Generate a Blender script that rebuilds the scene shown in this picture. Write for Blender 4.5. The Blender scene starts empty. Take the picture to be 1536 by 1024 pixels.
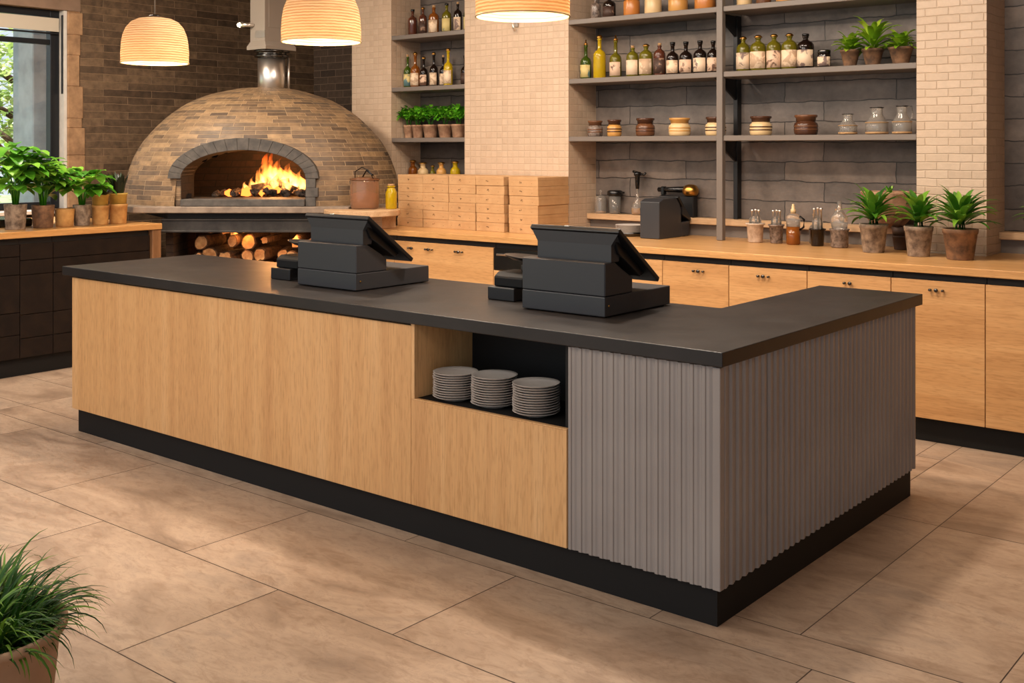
import bpy, bmesh, math, random
from mathutils import Vector, Matrix, noise
PI = math.pi
R = random.Random(7)
S = bpy.context.scene
C = S.collection
cos, sin, rad = math.cos, math.sin, math.radians

# ------------------------------------------------------------------ materials
def srgb(r, g, b):
    f = lambda c: (c/255/12.92) if c/255 <= .04045 else ((c/255+.055)/1.055)**2.4
    return (f(r), f(g), f(b), 1)

class NT:
    def __init__(s, name):
        s.m = bpy.data.materials.new(name); s.m.use_nodes = True
        s.t = s.m.node_tree; s.t.nodes.clear()
        s.out = s.t.nodes.new('ShaderNodeOutputMaterial')
    def n(s, typ, props=None, **ins):
        nd = s.t.nodes.new('ShaderNode'+typ)
        for k, v in (props or {}).items(): setattr(nd, k, v)
        for k, v in ins.items():
            k = k.replace('_', ' ')
            sock = nd.inputs[int(k[1:])] if (k[0] == 'i' and k[1:].isdigit()) else nd.inputs[k]
            s.put(sock, v)
        return nd
    def put(s, sock, v):
        if isinstance(v, bpy.types.NodeSocket): s.t.links.new(v, sock)
        elif isinstance(v, bpy.types.Node): s.t.links.new(v.outputs[0], sock)
        else: sock.default_value = v
    def ramp(s, fac, stops, interp='LINEAR'):
        nd = s.t.nodes.new('ShaderNodeValToRGB'); nd.color_ramp.interpolation = interp
        e = nd.color_ramp.elements
        while len(e) < len(stops): e.new(.5)
        for i, (p, c) in enumerate(stops): e[i].position = p; e[i].color = c
        s.put(nd.inputs[0], fac); return nd.outputs[0]
    def mix(s, fac, a, b, mode='MIX'):
        nd = s.t.nodes.new('ShaderNodeMix'); nd.data_type = 'RGBA'; nd.blend_type = mode
        s.put(nd.inputs[0], fac); s.put(nd.inputs[6], a); s.put(nd.inputs[7], b); return nd.outputs[2]
    def math(s, op, a, b=0.0, clamp=False):
        nd = s.t.nodes.new('ShaderNodeMath'); nd.operation = op; nd.use_clamp = clamp
        s.put(nd.inputs[0], a); s.put(nd.inputs[1], b); return nd.outputs[0]
    def coord(s, kind='Object', scale=(1, 1, 1), rnd=False):
        tc = s.t.nodes.new('ShaderNodeTexCoord'); v = tc.outputs[kind]
        if rnd:
            oi = s.t.nodes.new('ShaderNodeObjectInfo')
            a = s.t.nodes.new('ShaderNodeVectorMath'); a.operation = 'ADD'
            sc = s.math('MULTIPLY', oi.outputs['Random'], 37.0)
            s.t.links.new(v, a.inputs[0]); s.t.links.new(sc, a.inputs[1]); v = a.outputs[0]
        mp = s.t.nodes.new('ShaderNodeMapping'); mp.inputs['Scale'].default_value = scale
        s.t.links.new(v, mp.inputs[0]); return mp.outputs[0]
    def noise(s, vec, scale, detail=4, rough=.5, dist=0):
        return s.n('TexNoise', None, Vector=vec, Scale=scale, Detail=detail, Roughness=rough, Distortion=dist).outputs[0]
    def bump(s, h, strength=.3, dist=.01, normal=None):
        b = s.n('Bump', None, Height=h, Strength=strength, Distance=dist)
        if normal is not None: s.t.links.new(normal, b.inputs['Normal'])
        return b.outputs[0]
    def bsdf(s, **k):
        b = s.n('BsdfPrincipled', None, **k)
        s.t.links.new(b.outputs[0], s.out.inputs[0]); return s.m

def plain(name, col, rough=.5, metal=0., **k):
    t = NT(name); return t.bsdf(Base_Color=col, Roughness=rough, Metallic=metal, **k)

def speck(name, c1, c2, scale=12, rough=.6, bump=.15, metal=0., **k):
    t = NT(name); v = t.coord(rnd=True)
    n = t.noise(v, scale, 6, .6)
    col = t.ramp(n, [(.35, c1), (.65, c2)])
    return t.bsdf(Base_Color=col, Roughness=rough, Metallic=metal, Normal=t.bump(n, bump, .004), **k)

def oak(name, axis, c1, c2, c3, rough=.42, fine=90, spec=.5):
    t = NT(name)
    sc = {'x': (.35, 9, 9), 'y': (9, .35, 9), 'z': (9, 9, .35)}[axis]
    sf = {'x': (1.6, fine, fine), 'y': (fine, 1.6, fine), 'z': (fine, fine, 1.6)}[axis]
    n1 = t.noise(t.coord(scale=sc, rnd=True), 1.0, 3, .55, .6)
    n2 = t.noise(t.coord(scale=sf, rnd=True), 2.2, 3, .6, .1)
    col = t.ramp(n1, [(.30, c1), (.5, c2), (.72, c3)])
    dark = t.ramp(n2, [(.36, (.80, .76, .70, 1)), (.56, (1, 1, 1, 1))])
    col = t.mix(.5, col, dark, 'MULTIPLY')
    sd = {'x': (14, 130, 130), 'y': (130, 14, 130), 'z': (130, 130, 14)}[axis]
    n3 = t.noise(t.coord(scale=sd, rnd=True), 1.0, 2, .5, .4)
    col = t.mix(.8, col, t.ramp(n3, [(.34, (.84, .80, .74, 1)), (.48, (1, 1, 1, 1)), (.66, (1.06, 1.05, 1.03, 1))]), 'MULTIPLY')
    return t.bsdf(Base_Color=col, Roughness=rough, Specular_IOR_Level=spec, Normal=t.bump(n2, .12, .002))

def brick(name, bw, bh, mortar, cols, mcol, rough=.8, bump=.6, bdist=.01, msmooth=.3, wob=.004, grain=.5, offset=.5, squash=1., grain_scale=22):
    t = NT(name); v = t.coord('UV')
    wn = t.n('TexNoise', None, Vector=v, Scale=6.0, Detail=3.0)
    off = t.n('VectorMath', {'operation': 'SUBTRACT'}, i0=wn.outputs[1], i1=(.5, .5, .5))
    off2 = t.n('VectorMath', {'operation': 'SCALE'}, i0=off.outputs[0], Scale=wob*2)
    v2 = t.n('VectorMath', {'operation': 'ADD'}, i0=v, i1=off2.outputs[0]).outputs[0]
    b = t.n('TexBrick', {'offset': offset, 'squash': squash, 'squash_frequency': 3}, Vector=v2, Scale=1.0, Mortar_Size=mortar, Mortar_Smooth=msmooth,
            Brick_Width=bw, Row_Height=bh, Color1=(0, 0, 0, 1), Color2=(1, 1, 1, 1), Mortar=(.5, .5, .5, 1))
    n = t.noise(v, grain_scale, 6, .65)
    col = t.ramp(b.outputs[0], [(i/(len(cols)-1), c) for i, c in enumerate(cols)])
    g = t.ramp(n, [(.3, (1-grain*.75,)*3+(1,)), (.7, (1+grain*.15,)*3+(1,))])
    col = t.mix(1., col, g, 'MULTIPLY')
    col = t.mix(b.outputs[1], col, mcol)
    inv = t.math('SUBTRACT', 1., b.outputs[1])
    hgt = t.math('ADD', t.math('MULTIPLY', inv, .8), t.math('MULTIPLY', n, .45))
    hgt = t.math('ADD', hgt, t.math('MULTIPLY', b.outputs[0], .3))
    return t.bsdf(Base_Color=col, Roughness=rough, Normal=t.bump(hgt, bump, bdist))

M = {}
M['oak_v'] = oak('light oak, vertical grain', 'z', srgb(200, 150, 98), srgb(210, 161, 107), srgb(218, 172, 120), .42, 110)
M['oak_h'] = oak('oak doors, horizontal grain', 'x', srgb(184, 136, 86), srgb(198, 150, 98), srgb(210, 164, 112))
M['wt_x'] = oak('oak worktop along wall', 'x', srgb(186, 138, 86), srgb(200, 152, 98), srgb(212, 166, 112), .3)
M['wt_y'] = oak('oak worktop by window', 'y', srgb(186, 134, 78), srgb(200, 148, 90), srgb(212, 162, 104), .28)
M['board'] = oak('pale wooden board', 'x', srgb(176, 140, 104), srgb(196, 160, 122), srgb(210, 176, 140), .5)
M['endwood'] = oak('upright oak end', 'z', srgb(120, 84, 54), srgb(150, 108, 72), srgb(170, 126, 86), .5)
M['darkwood'] = oak('dark brown stained drawer front', 'x', srgb(24, 16, 11), srgb(30, 20, 14), srgb(37, 26, 18), .7, spec=.18)
M['darkbox'] = plain('dark recess', srgb(24, 21, 20), .7)
M['plinth'] = plain('black plinth laminate', srgb(15, 13, 12), .65, Specular_IOR_Level=.3)
M['shelf'] = plain('taupe shelf board', srgb(112, 102, 94), .45)
M['steelblk'] = plain('black steel', srgb(26, 26, 28), .4, .3)

t = NT('near black stone worktop'); v = t.coord(); n = t.noise(v, 5, 5, .6); n2 = t.noise(v, 160, 2, .5)
M['top'] = t.bsdf(Base_Color=t.ramp(n, [(.3, srgb(30, 26, 25)), (.7, srgb(40, 35, 33))]), Specular_IOR_Level=.38, Roughness=t.math('ADD', .33, t.math('MULTIPLY', n, .16)), Normal=t.bump(n2, .05, .001))

t = NT('taupe fluted panel'); v = t.coord(); n = t.noise(v, 3, 3, .5)
M['rib'] = t.bsdf(Base_Color=t.ramp(n, [(.3, srgb(136, 127, 122)), (.7, srgb(146, 137, 131))]), Roughness=.42)

def floor_mat():
    t = NT('beige stone tile'); v = t.coord(); at = t.n('Attribute', {'attribute_name': 'tint'})
    sh = t.n('VectorMath', {'operation': 'ADD'}, i0=v, i1=at.outputs['Vector']).outputs[0]
    mp = t.n('Mapping', None, Vector=sh, Scale=(1., 2.4, 1.)).outputs[0]
    a = t.noise(mp, 1.3, 6, .62, .8); b = t.noise(mp, 9, 6, .7, 1.2)
    col = t.ramp(a, [(.30, srgb(134, 111, 92)), (.44, srgb(162, 137, 115)), (.56, srgb(178, 153, 130)), (.72, srgb(148, 128, 111))])
    fine = t.ramp(b, [(.36, (.80, .75, .71, 1)), (.50, (1, 1, 1, 1)), (.70, (1.09, 1.08, 1.07, 1))])
    col = t.mix(.95, col, fine, 'MULTIPLY')
    sc_ = t.noise(t.n('Mapping', None, Vector=sh, Scale=(5., 15., 1.)).outputs[0], 1.6, 5, .75, 2.5)
    col = t.mix(.8, col, t.ramp(sc_, [(.27, (.66, .60, .56, 1)), (.36, (1, 1, 1, 1)), (.72, (1, 1, 1, 1)), (.80, (1.08, 1.08, 1.07, 1))]), 'MULTIPLY')
    br = t.n('TexNoise', None, Vector=mp, Scale=3.2, Detail=7.0, Roughness=.7, Distortion=2.0).outputs[0]
    vein = t.math('ABSOLUTE', t.math('SUBTRACT', br, .5))
    col = t.mix(t.ramp(vein, [(.0, (.45,)*3+(1,)), (.010, (0, 0, 0, 1))]), col, srgb(120, 98, 84))
    ti = t.math('ADD', .95, t.math('MULTIPLY', at.outputs['Fac'], .0045))
    col = t.mix(1., col, t.n('CombineColor', None, Red=ti, Green=ti, Blue=ti).outputs[0], 'MULTIPLY')
    return t.bsdf(Base_Color=col, Roughness=t.math('ADD', .30, t.math('MULTIPLY', b, .28)), Normal=t.bump(b, .08, .002))
M['floor'] = floor_mat()
M['grout'] = plain('tile joint', srgb(92, 76, 66), .8)

M['brickwall'] = brick('brown thin brick wall', .5, .068, .003, [srgb(86, 67, 51), srgb(110, 87, 66), srgb(130, 104, 79), srgb(96, 76, 58), srgb(118, 94, 72)], srgb(150, 122, 94), .5, .9, .014, .5, .010, .8, .5, 1, 14)
M['brickalcove'] = brick('dark brick wall', .24, .075, .004, [srgb(72, 57, 46), srgb(96, 77, 62), srgb(84, 68, 55)], srgb(128, 106, 86), .65, .7, .012, .3, .003, .5)
M['mosaic'] = brick('cream embossed mosaic tile', .058, .052, .006, [srgb(192, 166, 141), srgb(199, 173, 148), srgb(187, 161, 136)], srgb(188, 162, 137), .5, .6, .0045, 1., .003, .10, 0.)
M['mosaic2'] = brick('cream embossed brick tile', .14, .050, .005, [srgb(192, 168, 144), srgb(199, 175, 151), srgb(187, 163, 139)], srgb(188, 164, 140), .5, .6, .008, 1., .007, .14, .5, 1, 24)
M['slate'] = brick('dark slate cladding', .80, .14, .0035, [srgb(92, 82, 76), srgb(136, 120, 107), srgb(108, 98, 92), srgb(124, 110, 100), srgb(82, 75, 71)], srgb(44, 38, 35), .5, 1., .018, .15, .020, .75, .37, 1, 4)
M['dome'] = brick('tan and brown oven brick', .20, .053, .003, [srgb(88, 70, 55), srgb(142, 113, 82), srgb(166, 134, 97), srgb(130, 104, 78), srgb(106, 87, 69), srgb(158, 126, 90)], srgb(184, 154, 118), .55, .9, .01, .5, .009, .7, .5, 1.5, 12)
M['soot'] = brick('sooty brick', .2, .06, .005, [srgb(30, 21, 17), srgb(46, 31, 23), srgb(22, 17, 14)], srgb(18, 14, 12), .9, .6, .01, .3, .004, .6)
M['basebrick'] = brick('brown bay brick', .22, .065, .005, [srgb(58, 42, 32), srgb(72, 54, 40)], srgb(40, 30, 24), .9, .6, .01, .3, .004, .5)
M['archstone'] = speck('grey arch stone', srgb(64, 60, 57), srgb(90, 84, 78), 14, .7, .4)
M['slab'] = speck('hearth stone', srgb(118, 102, 88), srgb(150, 132, 114), 10, .55, .2)
M['beam'] = speck('dark weathered steel beam', srgb(44, 41, 39), srgb(66, 61, 57), 9, .55, .2, .3)
M['plaster'] = speck('brown plaster', srgb(120, 96, 78), srgb(136, 110, 90), 6, .8, .2)
M['jamb'] = speck('rough tan stone edge', srgb(132, 100, 72), srgb(172, 134, 98), 9, .8, .6)
M['reveal'] = speck('pale reveal plaster', srgb(190, 184, 176), srgb(208, 202, 194), 8, .8, .2)
M['ceil'] = plain('warm grey ceiling', srgb(150, 132, 116), .9)
M['duct'] = plain('painted duct metal', srgb(150, 138, 126), .45, .2)
M['chrome'] = plain('brushed steel', srgb(225, 218, 210), .34, 1.)
M['dchrome'] = plain('dark chrome', srgb(90, 88, 86), .25, 1.)
M['scalebody'] = plain('matt black scale housing', srgb(20, 20, 21), .6, Specular_IOR_Level=.2)
M['pan'] = plain('dark steel pan', srgb(70, 66, 64), .3, .8)
M['reg'] = plain('charcoal plastic housing', srgb(48, 48, 51), .42)
M['regd'] = plain('black plastic', srgb(22, 21, 22), .35)
M['screen'] = plain('dark glass screen', srgb(8, 8, 10), .08)
M['plate'] = plain('warm white stoneware', srgb(196, 186, 178), .3)
M['cord'] = plain('grey flex', srgb(130, 120, 110), .5)
M['black'] = plain('black lacquer', srgb(14, 13, 13), .25)
M['brass'] = plain('brass', srgb(190, 140, 70), .3, 1.)
M['cork'] = speck('cork', srgb(150, 110, 70), srgb(190, 150, 104), 60, .8)
M['cream'] = plain('cream glaze', srgb(214, 182, 134), .3)
M['gold'] = plain('honey glaze', srgb(196, 142, 74), .28)
M['brownglaze'] = plain('brown glaze', srgb(74, 44, 28), .2)
M['umber'] = plain('umber glaze', srgb(104, 66, 42), .25)
M['greyjar'] = speck('speckled grey brown glass', srgb(72, 60, 54), srgb(140, 122, 110), 40, .25)
M['amberjar'] = plain('amber glaze', srgb(186, 116, 54), .25)
M['terra'] = speck('weathered terracotta', srgb(128, 88, 64), srgb(176, 138, 108), 16, .8, .4)
M['terra_g'] = speck('grey mottled clay', srgb(92, 76, 64), srgb(162, 142, 122), 22, .8, .4)
M['terra_o'] = speck('ochre clay', srgb(170, 118, 62), srgb(204, 156, 92), 14, .75, .3)
M['terra_b'] = speck('dark rimmed brown clay', srgb(78, 57, 43), srgb(138, 100, 70), 18, .7, .4)
M['terra_dk'] = speck('dark brown clay', srgb(50, 32, 24), srgb(76, 50, 36), 18, .6, .3)
M['terra_pot'] = speck('big tan planter', srgb(150, 116, 90), srgb(168, 134, 106), 5, .6, .1)
M['yellowpot'] = speck('yellow ochre pot', srgb(176, 140, 60), srgb(206, 170, 84), 10, .6, .2)
M['soil'] = speck('soil', srgb(24, 17, 12), srgb(48, 34, 24), 60, .95, .8)
M['paperw'] = speck('off white speckled ceramic', srgb(176, 150, 128), srgb(214, 192, 170), 30, .6, .2)
M['ash'] = speck('charred wood and ash', srgb(18, 14, 12), srgb(120, 104, 92), 30, .9, .8)
M['bark'] = speck('log bark', srgb(56, 36, 24), srgb(112, 76, 48), 26, .9, .9)
M['splitwood'] = speck('split log wood', srgb(176, 118, 68), srgb(222, 170, 112), 20, .75, .4)
M['concrete'] = speck('outdoor concrete column', srgb(150, 158, 168), srgb(176, 184, 194), 5, .8, .2)
M['blind'] = plain('pale roller blind', srgb(190, 178, 160), .8)
M['winframe'] = plain('black window frame', srgb(22, 25, 30), .35, .2)
M['label'] = None

def label_mat(name, paper, ink, scale, thr=.55):
    t = NT(name); v = t.coord(rnd=True)
    n = t.noise(v, scale, 3, .55, .6)
    col = t.ramp(n, [(thr-.03, paper), (thr+.05, ink)])
    M[name] = t.bsdf(Base_Color=col, Roughness=.6); return M[name]
label_mat('label_a', srgb(224, 196, 166), srgb(126, 104, 96), 16)
label_mat('label_b', srgb(228, 200, 168), srgb(190, 158, 128), 20, .5)
label_mat('label_c', srgb(214, 180, 152), srgb(110, 78, 62), 18, .56)
label_mat('label_d', srgb(66, 44, 34), srgb(150, 116, 92), 22, .6)
label_mat('label_e', srgb(206, 184, 120), srgb(90, 120, 120), 14, .58)

def glassy(name, col, trans=.55, rough=.06, ior=1.3):
    t = NT(name); return t.bsdf(Base_Color=col, Roughness=rough, Transmission_Weight=trans, IOR=ior, Coat_Weight=.4, Coat_Roughness=.05)
M['g_olive'] = glassy('olive green glass', srgb(122, 112, 26), .45)
M['g_yel'] = glassy('yellow oil glass', srgb(206, 172, 24), .35)
M['g_green'] = glassy('green glass', srgb(70, 92, 22), .4)
M['g_dark'] = glassy('dark brown glass', srgb(30, 19, 14), .2)
M['g_amber'] = glassy('amber glass', srgb(150, 84, 28), .4)
M['g_brown'] = glassy('reddish brown glass', srgb(96, 52, 36), .3)
M['g_clear'] = glassy('clear glass', srgb(240, 234, 226), .88, .04, 1.42)
M['g_jar'] = glassy('copper tinted glass', srgb(206, 160, 126), .75, .1)
M['paste'] = plain('oat coloured contents', srgb(200, 164, 118), .7)

def leafmat(name, c1, c2, c3, trans=.25, rough=.38, spec=.5):
    t = NT(name); v = t.coord(); n = t.noise(v, 14, 3, .6); at = t.n('Attribute', {'attribute_name': 'lv'})
    f = t.math('ADD', t.math('MULTIPLY', n, .4), t.math('MULTIPLY', at.outputs['Fac'], .6))
    col = t.ramp(f, [(.15, c1), (.5, c2), (.85, c3)])
    p = t.n('BsdfPrincipled', None, Base_Color=col, Roughness=rough, Specular_IOR_Level=spec)
    tr = t.n('BsdfTranslucent', None, Color=col)
    mx = t.n('MixShader', None, i0=trans, i1=p.outputs[0], i2=tr.outputs[0])
    t.t.links.new(mx.outputs[0], t.out.inputs[0]); M[name] = t.m
leafmat('leaf_lance', srgb(30, 74, 16), srgb(74, 134, 34), srgb(140, 184, 60))
leafmat('leaf_broad', srgb(38, 92, 20), srgb(88, 154, 38), srgb(150, 200, 70))
leafmat('leaf_lime', srgb(80, 126, 20), srgb(138, 180, 36), srgb(186, 212, 70))
leafmat('leaf_basil', srgb(44, 112, 16), srgb(92, 170, 34), srgb(140, 204, 60))
leafmat('leaf_grass', srgb(16, 42, 10), srgb(44, 86, 22), srgb(112, 150, 50), .25, .5, .25)
leafmat('leaf_dark', srgb(10, 18, 10), srgb(22, 36, 18), srgb(44, 64, 32), .1)
leafmat('leaf_out', srgb(96, 130, 60), srgb(176, 200, 110), srgb(226, 232, 160), .5)

def cardboard():
    t = NT('brown kraft cardboard'); v = t.coord(rnd=True)
    n = t.noise(v, 9, 5, .6); n2 = t.noise(t.coord(scale=(4, 4, 60), rnd=True), 3, 3)
    col = t.ramp(n, [(.3, srgb(178, 136, 92)), (.7, srgb(194, 153, 108))])
    return t.bsdf(Base_Color=col, Roughness=.7, Normal=t.bump(n2, .06, .002))
M['card'] = cardboard(); M['cardink'] = plain('printed mark ink', srgb(96, 66, 42), .8)

def shade_mat():
    t = NT('woven paper lamp shade'); v = t.coord('Object')
    w = t.n('TexNoise', None, Vector=t.coord('Object', (2.5, 2.5, 60)), Scale=3.0, Detail=4.0, Roughness=.6).outputs[0]
    w2 = t.n('TexWave', {'bands_direction': 'Z', 'wave_type': 'BANDS'}, Vector=v, Scale=22.0, Distortion=1.2, Detail=2.0, Detail_Scale=1.5).outputs[1]
    h = t.math('ADD', t.math('MULTIPLY', w, .6), t.math('MULTIPLY', w2, .4))
    col = t.ramp(h, [(.25, srgb(160, 124, 90)), (.5, srgb(198, 164, 126)), (.75, srgb(220, 190, 154))])
    bm_ = t.bump(h, .7, .006)
    d = t.n('BsdfDiffuse', None, Color=col, Normal=bm_)
    tr = t.n('BsdfTranslucent', None, Color=t.ramp(h, [(.3, srgb(226, 160, 96)), (.75, srgb(250, 206, 150))]), Normal=bm_)
    mx = t.n('MixShader', None, i0=.075, i1=d.outputs[0], i2=tr.outputs[0])
    t.t.links.new(mx.outputs[0], t.out.inputs[0]); return t.m
M['shade'] = shade_mat()

def emis(name, col, st):
    t = NT(name); e = t.n('Emission', None, Color=col, Strength=st); t.t.links.new(e.outputs[0], t.out.inputs[0]); return t.m
M['bulb'] = emis('glowing bulb', (1, .80, .52, 1), 10)
M['ember'] = emis('glowing ember', (1, .20, .03, 1), 3.5)

def flame_mat(st=40):
    t = NT('flame'); tc = t.t.nodes.new('ShaderNodeTexCoord'); g = tc.outputs['Object']
    sp = t.n('SeparateXYZ', None, Vector=g)
    n = t.n('TexNoise', None, Vector=t.coord('Object', (8, 8, 5.5)), Scale=1.0, Detail=3.0, Distortion=1.6).outputs[0]
    z = t.math('DIVIDE', sp.outputs[2], .34)
    col = t.ramp(z, [(.0, (1, .42, .10, 1)), (.35, (1, .30, .05, 1)), (.8, (1, .13, .012, 1)), (1., (.9, .06, .0, 1))])
    k = t.math('MULTIPLY', t.math('SUBTRACT', n, .36, True), t.math('SUBTRACT', 1.25, z, True))
    e = t.n('Emission', None, Color=col, Strength=t.math('MULTIPLY', k, st*10.))
    t.t.links.new(e.outputs[0], t.out.inputs['Volume']); return t.m
M['flame'] = flame_mat()

t = NT('window glass')
gl = t.n('BsdfGlossy', None, Roughness=.02); tp = t.n('BsdfTransparent', None, Color=(.95, .97, .98, 1))
mx = t.n('MixShader', None, i0=.06, i1=tp.outputs[0], i2=gl.outputs[0]); t.t.links.new(mx.outputs[0], t.out.inputs[0]); M['pane'] = t.m

# ------------------------------------------------------------------ mesh helpers
class MB:
    def __init__(s): s.bm = bmesh.new(); s.uv = s.bm.loops.layers.uv.new('UVMap'); s.lv = s.bm.verts.layers.float.new('lv')
    def _mi(s, faces, mi, smooth=False):
        for f in faces: f.material_index = mi; f.smooth = smooth
    def box(s, x0, x1, y0, y1, z0, z1, bev=0, mi=0, mat=None, seg=1):
        vs = [s.bm.verts.new(p) for p in [(x0, y0, z0), (x1, y0, z0), (x1, y1, z0), (x0, y1, z0), (x0, y0, z1), (x1, y0, z1), (x1, y1, z1), (x0, y1, z1)]]
        fs = [s.bm.faces.new([vs[i] for i in q]) for q in [(3, 2, 1, 0), (4, 5, 6, 7), (0, 1, 5, 4), (1, 2, 6, 5), (2, 3, 7, 6), (3, 0, 4, 7)]]
        s._fin(vs, fs, bev, mi, mat, seg); return s
    def prism(s, pts, axis, a0, a1, bev=0, mi=0, mat=None, seg=1, smooth=False):
        """2-D polygon pts extruded along axis ('x': pts=(y,z), 'y': pts=(x,z), 'z': pts=(x,y))"""
        def P(p, a): return {'x': (a, p[0], p[1]), 'y': (p[0], a, p[1]), 'z': (p[0], p[1], a)}[axis]
        A = [s.bm.verts.new(P(p, a0)) for p in pts]; B = [s.bm.verts.new(P(p, a1)) for p in pts]
        n = len(pts); fs = [s.bm.faces.new(A[::-1]), s.bm.faces.new(B)]
        for i in range(n): fs.append(s.bm.faces.new([A[i], A[(i+1) % n], B[(i+1) % n], B[i]]))
        s._fin(A+B, fs, bev, mi, mat, seg, smooth); return s
    def _fin(s, vs, fs, bev, mi, mat, seg=1, smooth=False):
        bmesh.ops.recalc_face_normals(s.bm, faces=fs)
        s._mi(fs, mi, smooth)
        if bev:
            es = list({e for f in fs for e in f.edges})
            r = bmesh.ops.bevel(s.bm, geom=es, offset=bev, segments=seg, profile=.5, affect='EDGES', clamp_overlap=True)
            fs = [f for f in set(r['faces']) | set(f for f in fs if f.is_valid)]
            s._mi(fs, mi, False); vs = list({v for f in fs for v in f.verts})
        if mat is not None: bmesh.ops.transform(s.bm, matrix=mat, verts=[v for v in vs if v.is_valid])
    def lathe(s, prof, n=24, c=(0, 0, 0), mi=0, smooth=True, a0=0, a1=2*PI, cap=True, mat=None, uvr=None):
        full = abs(a1-a0-2*PI) < 1e-6; m = n if full else n+1; rows = []; allv = []; fs = []
        for r, z in prof:
            if r < 1e-6: row = [s.bm.verts.new((c[0], c[1], c[2]+z))]
            else: row = [s.bm.verts.new((c[0]+r*cos(a0+(a1-a0)*i/n), c[1]+r*sin(a0+(a1-a0)*i/n), c[2]+z)) for i in range(m)]
            rows.append(row); allv += row
        for k in range(len(rows)-1):
            A, B = rows[k], rows[k+1]
            for i in range(n):
                j = (i+1) % m if full else i+1
                if len(A) == 1 and len(B) == 1: continue
                if len(A) == 1: f = [A[0], B[j], B[i]]
                elif len(B) == 1: f = [A[i], A[j], B[0]]
                else: f = [A[i], A[j], B[j], B[i]]
                try: fs.append(s.bm.faces.new(f))
                except ValueError: pass
        s._mi(fs, mi, smooth)
        if mat is not None: bmesh.ops.transform(s.bm, matrix=mat, verts=allv)
        return s
    def tube(s, pts, r, n=8, mi=0, smooth=True):
        pts = [Vector(p) for p in pts]; rs = r if isinstance(r, (list, tuple)) else [r]*len(pts); rows = []; fs = []
        up = Vector((0, 0, 1))
        for i, p in enumerate(pts):
            d = (pts[min(i+1, len(pts)-1)]-pts[max(i-1, 0)]).normalized()
            a = d.cross(up); a = a.normalized() if a.length > 1e-3 else Vector((1, 0, 0)); b = d.cross(a).normalized()
            rows.append([s.bm.verts.new(p+(a*cos(2*PI*k/n)+b*sin(2*PI*k/n))*rs[i]) for k in range(n)])
        for i in range(len(rows)-1):
            for k in range(n): fs.append(s.bm.faces.new([rows[i][k], rows[i][(k+1) % n], rows[i+1][(k+1) % n], rows[i+1][k]]))
        fs.append(s.bm.faces.new(rows[0][::-1])); fs.append(s.bm.faces.new(rows[-1]))
        s._mi(fs, mi, smooth); bmesh.ops.recalc_face_normals(s.bm, faces=fs); return s
    def leaf(s, base, yaw, elev, L, W, droop=1., segs=6, fold=.25, shape='lance', mi=0, twist=0, rnd=.5):
        p = Vector(base); ang = elev; st = L/segs; rows = []
        h = Vector((cos(yaw), sin(yaw), 0)); side0 = Vector((-sin(yaw), cos(yaw), 0))
        for i in range(segs+1):
            q = i/segs
            if shape == 'lance': w = W*.5*max(.02, sin(PI*min(1, q*.96+.04))**.75*(1-.25*q)) if q < 1 else W*.01
            elif shape == 'broad': w = W*.5*max(.03, sin(PI*q**.75)**.6)
            else: w = W*.5*(1-q**1.6)+W*.02
            d = h*cos(ang)+Vector((0, 0, 1))*sin(ang); nrm = -h*sin(ang)+Vector((0, 0, 1))*cos(ang)
            tw = twist*q; side = side0*cos(tw)+nrm*sin(tw)
            vs = [s.bm.verts.new(p+side*w+nrm*fold*w), s.bm.verts.new(p), s.bm.verts.new(p-side*w+nrm*fold*w)]
            for v_ in vs: v_[s.lv] = rnd
            rows.append(vs); p = p+d*st; ang -= droop*st/L*(.5+q)
        for i in range(segs):
            for k in (0, 1):
                f = s.bm.faces.new([rows[i][k], rows[i][k+1], rows[i+1][k+1], rows[i+1][k]]); f.smooth = True; f.material_index = mi
        return s
    def boxuv(s):
        for f in s.bm.faces:
            n = f.normal; a = max(range(3), key=lambda i: abs(n[i]))
            for l in f.loops:
                c = l.vert.co; l[s.uv].uv = (c.y, c.z) if a == 0 else ((c.x, c.z) if a == 1 else (c.x, c.y))
    def build(s, name, mats, parent=None, uv='box', merge=False):
        s.bm.normal_update()
        if uv == 'box': s.boxuv()
        me = bpy.data.meshes.new(name); s.bm.to_mesh(me); s.bm.free()
        for m in (mats if isinstance(mats, (list, tuple)) else [mats]): me.materials.append(m if not isinstance(m, str) else M[m])
        o = bpy.data.objects.new(name, me); C.objects.link(o)
        if parent is not None: o.parent = parent
        return o

def tag(o, label=None, cat=None, group=None, kind=None):
    if label: o['label'] = label
    if cat: o['category'] = cat
    if group: o['group'] = group
    if kind: o['kind'] = kind
    return o
def thing(name, label, cat, loc=(0, 0, 0), rz=0, group=None):
    o = bpy.data.objects.new(name, None); C.objects.link(o); o.empty_display_size = .05
    o.location = loc; o.rotation_euler = (0, 0, rz); return tag(o, label, cat, group)
def struct(mb, name, mats, uv='box', label=None):
    o = mb.build(name, mats, None, uv); o['kind'] = 'structure'
    if label: o['label'] = label
    return o
def kids(o): return [c for c in list(C.objects) if c.parent == o]
def dup(o, loc, label, rz=None, group=None, scale=None):
    r = o.copy(); C.objects.link(r); r.location = loc; r['label'] = label
    if rz is not None: r.rotation_euler = (0, 0, rz)
    if group: r['group'] = group
    if scale: r.scale = scale
    for ch in kids(o):
        c = ch.copy(); C.objects.link(c); c.parent = r
        for g in kids(ch):
            d = g.copy(); C.objects.link(d); d.parent = c
    return r

ORD = ['first', 'second', 'third', 'fourth', 'fifth', 'sixth', 'seventh', 'eighth', 'ninth', 'tenth', 'eleventh', 'twelfth', 'thirteenth', 'fourteenth', 'fifteenth']

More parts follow.
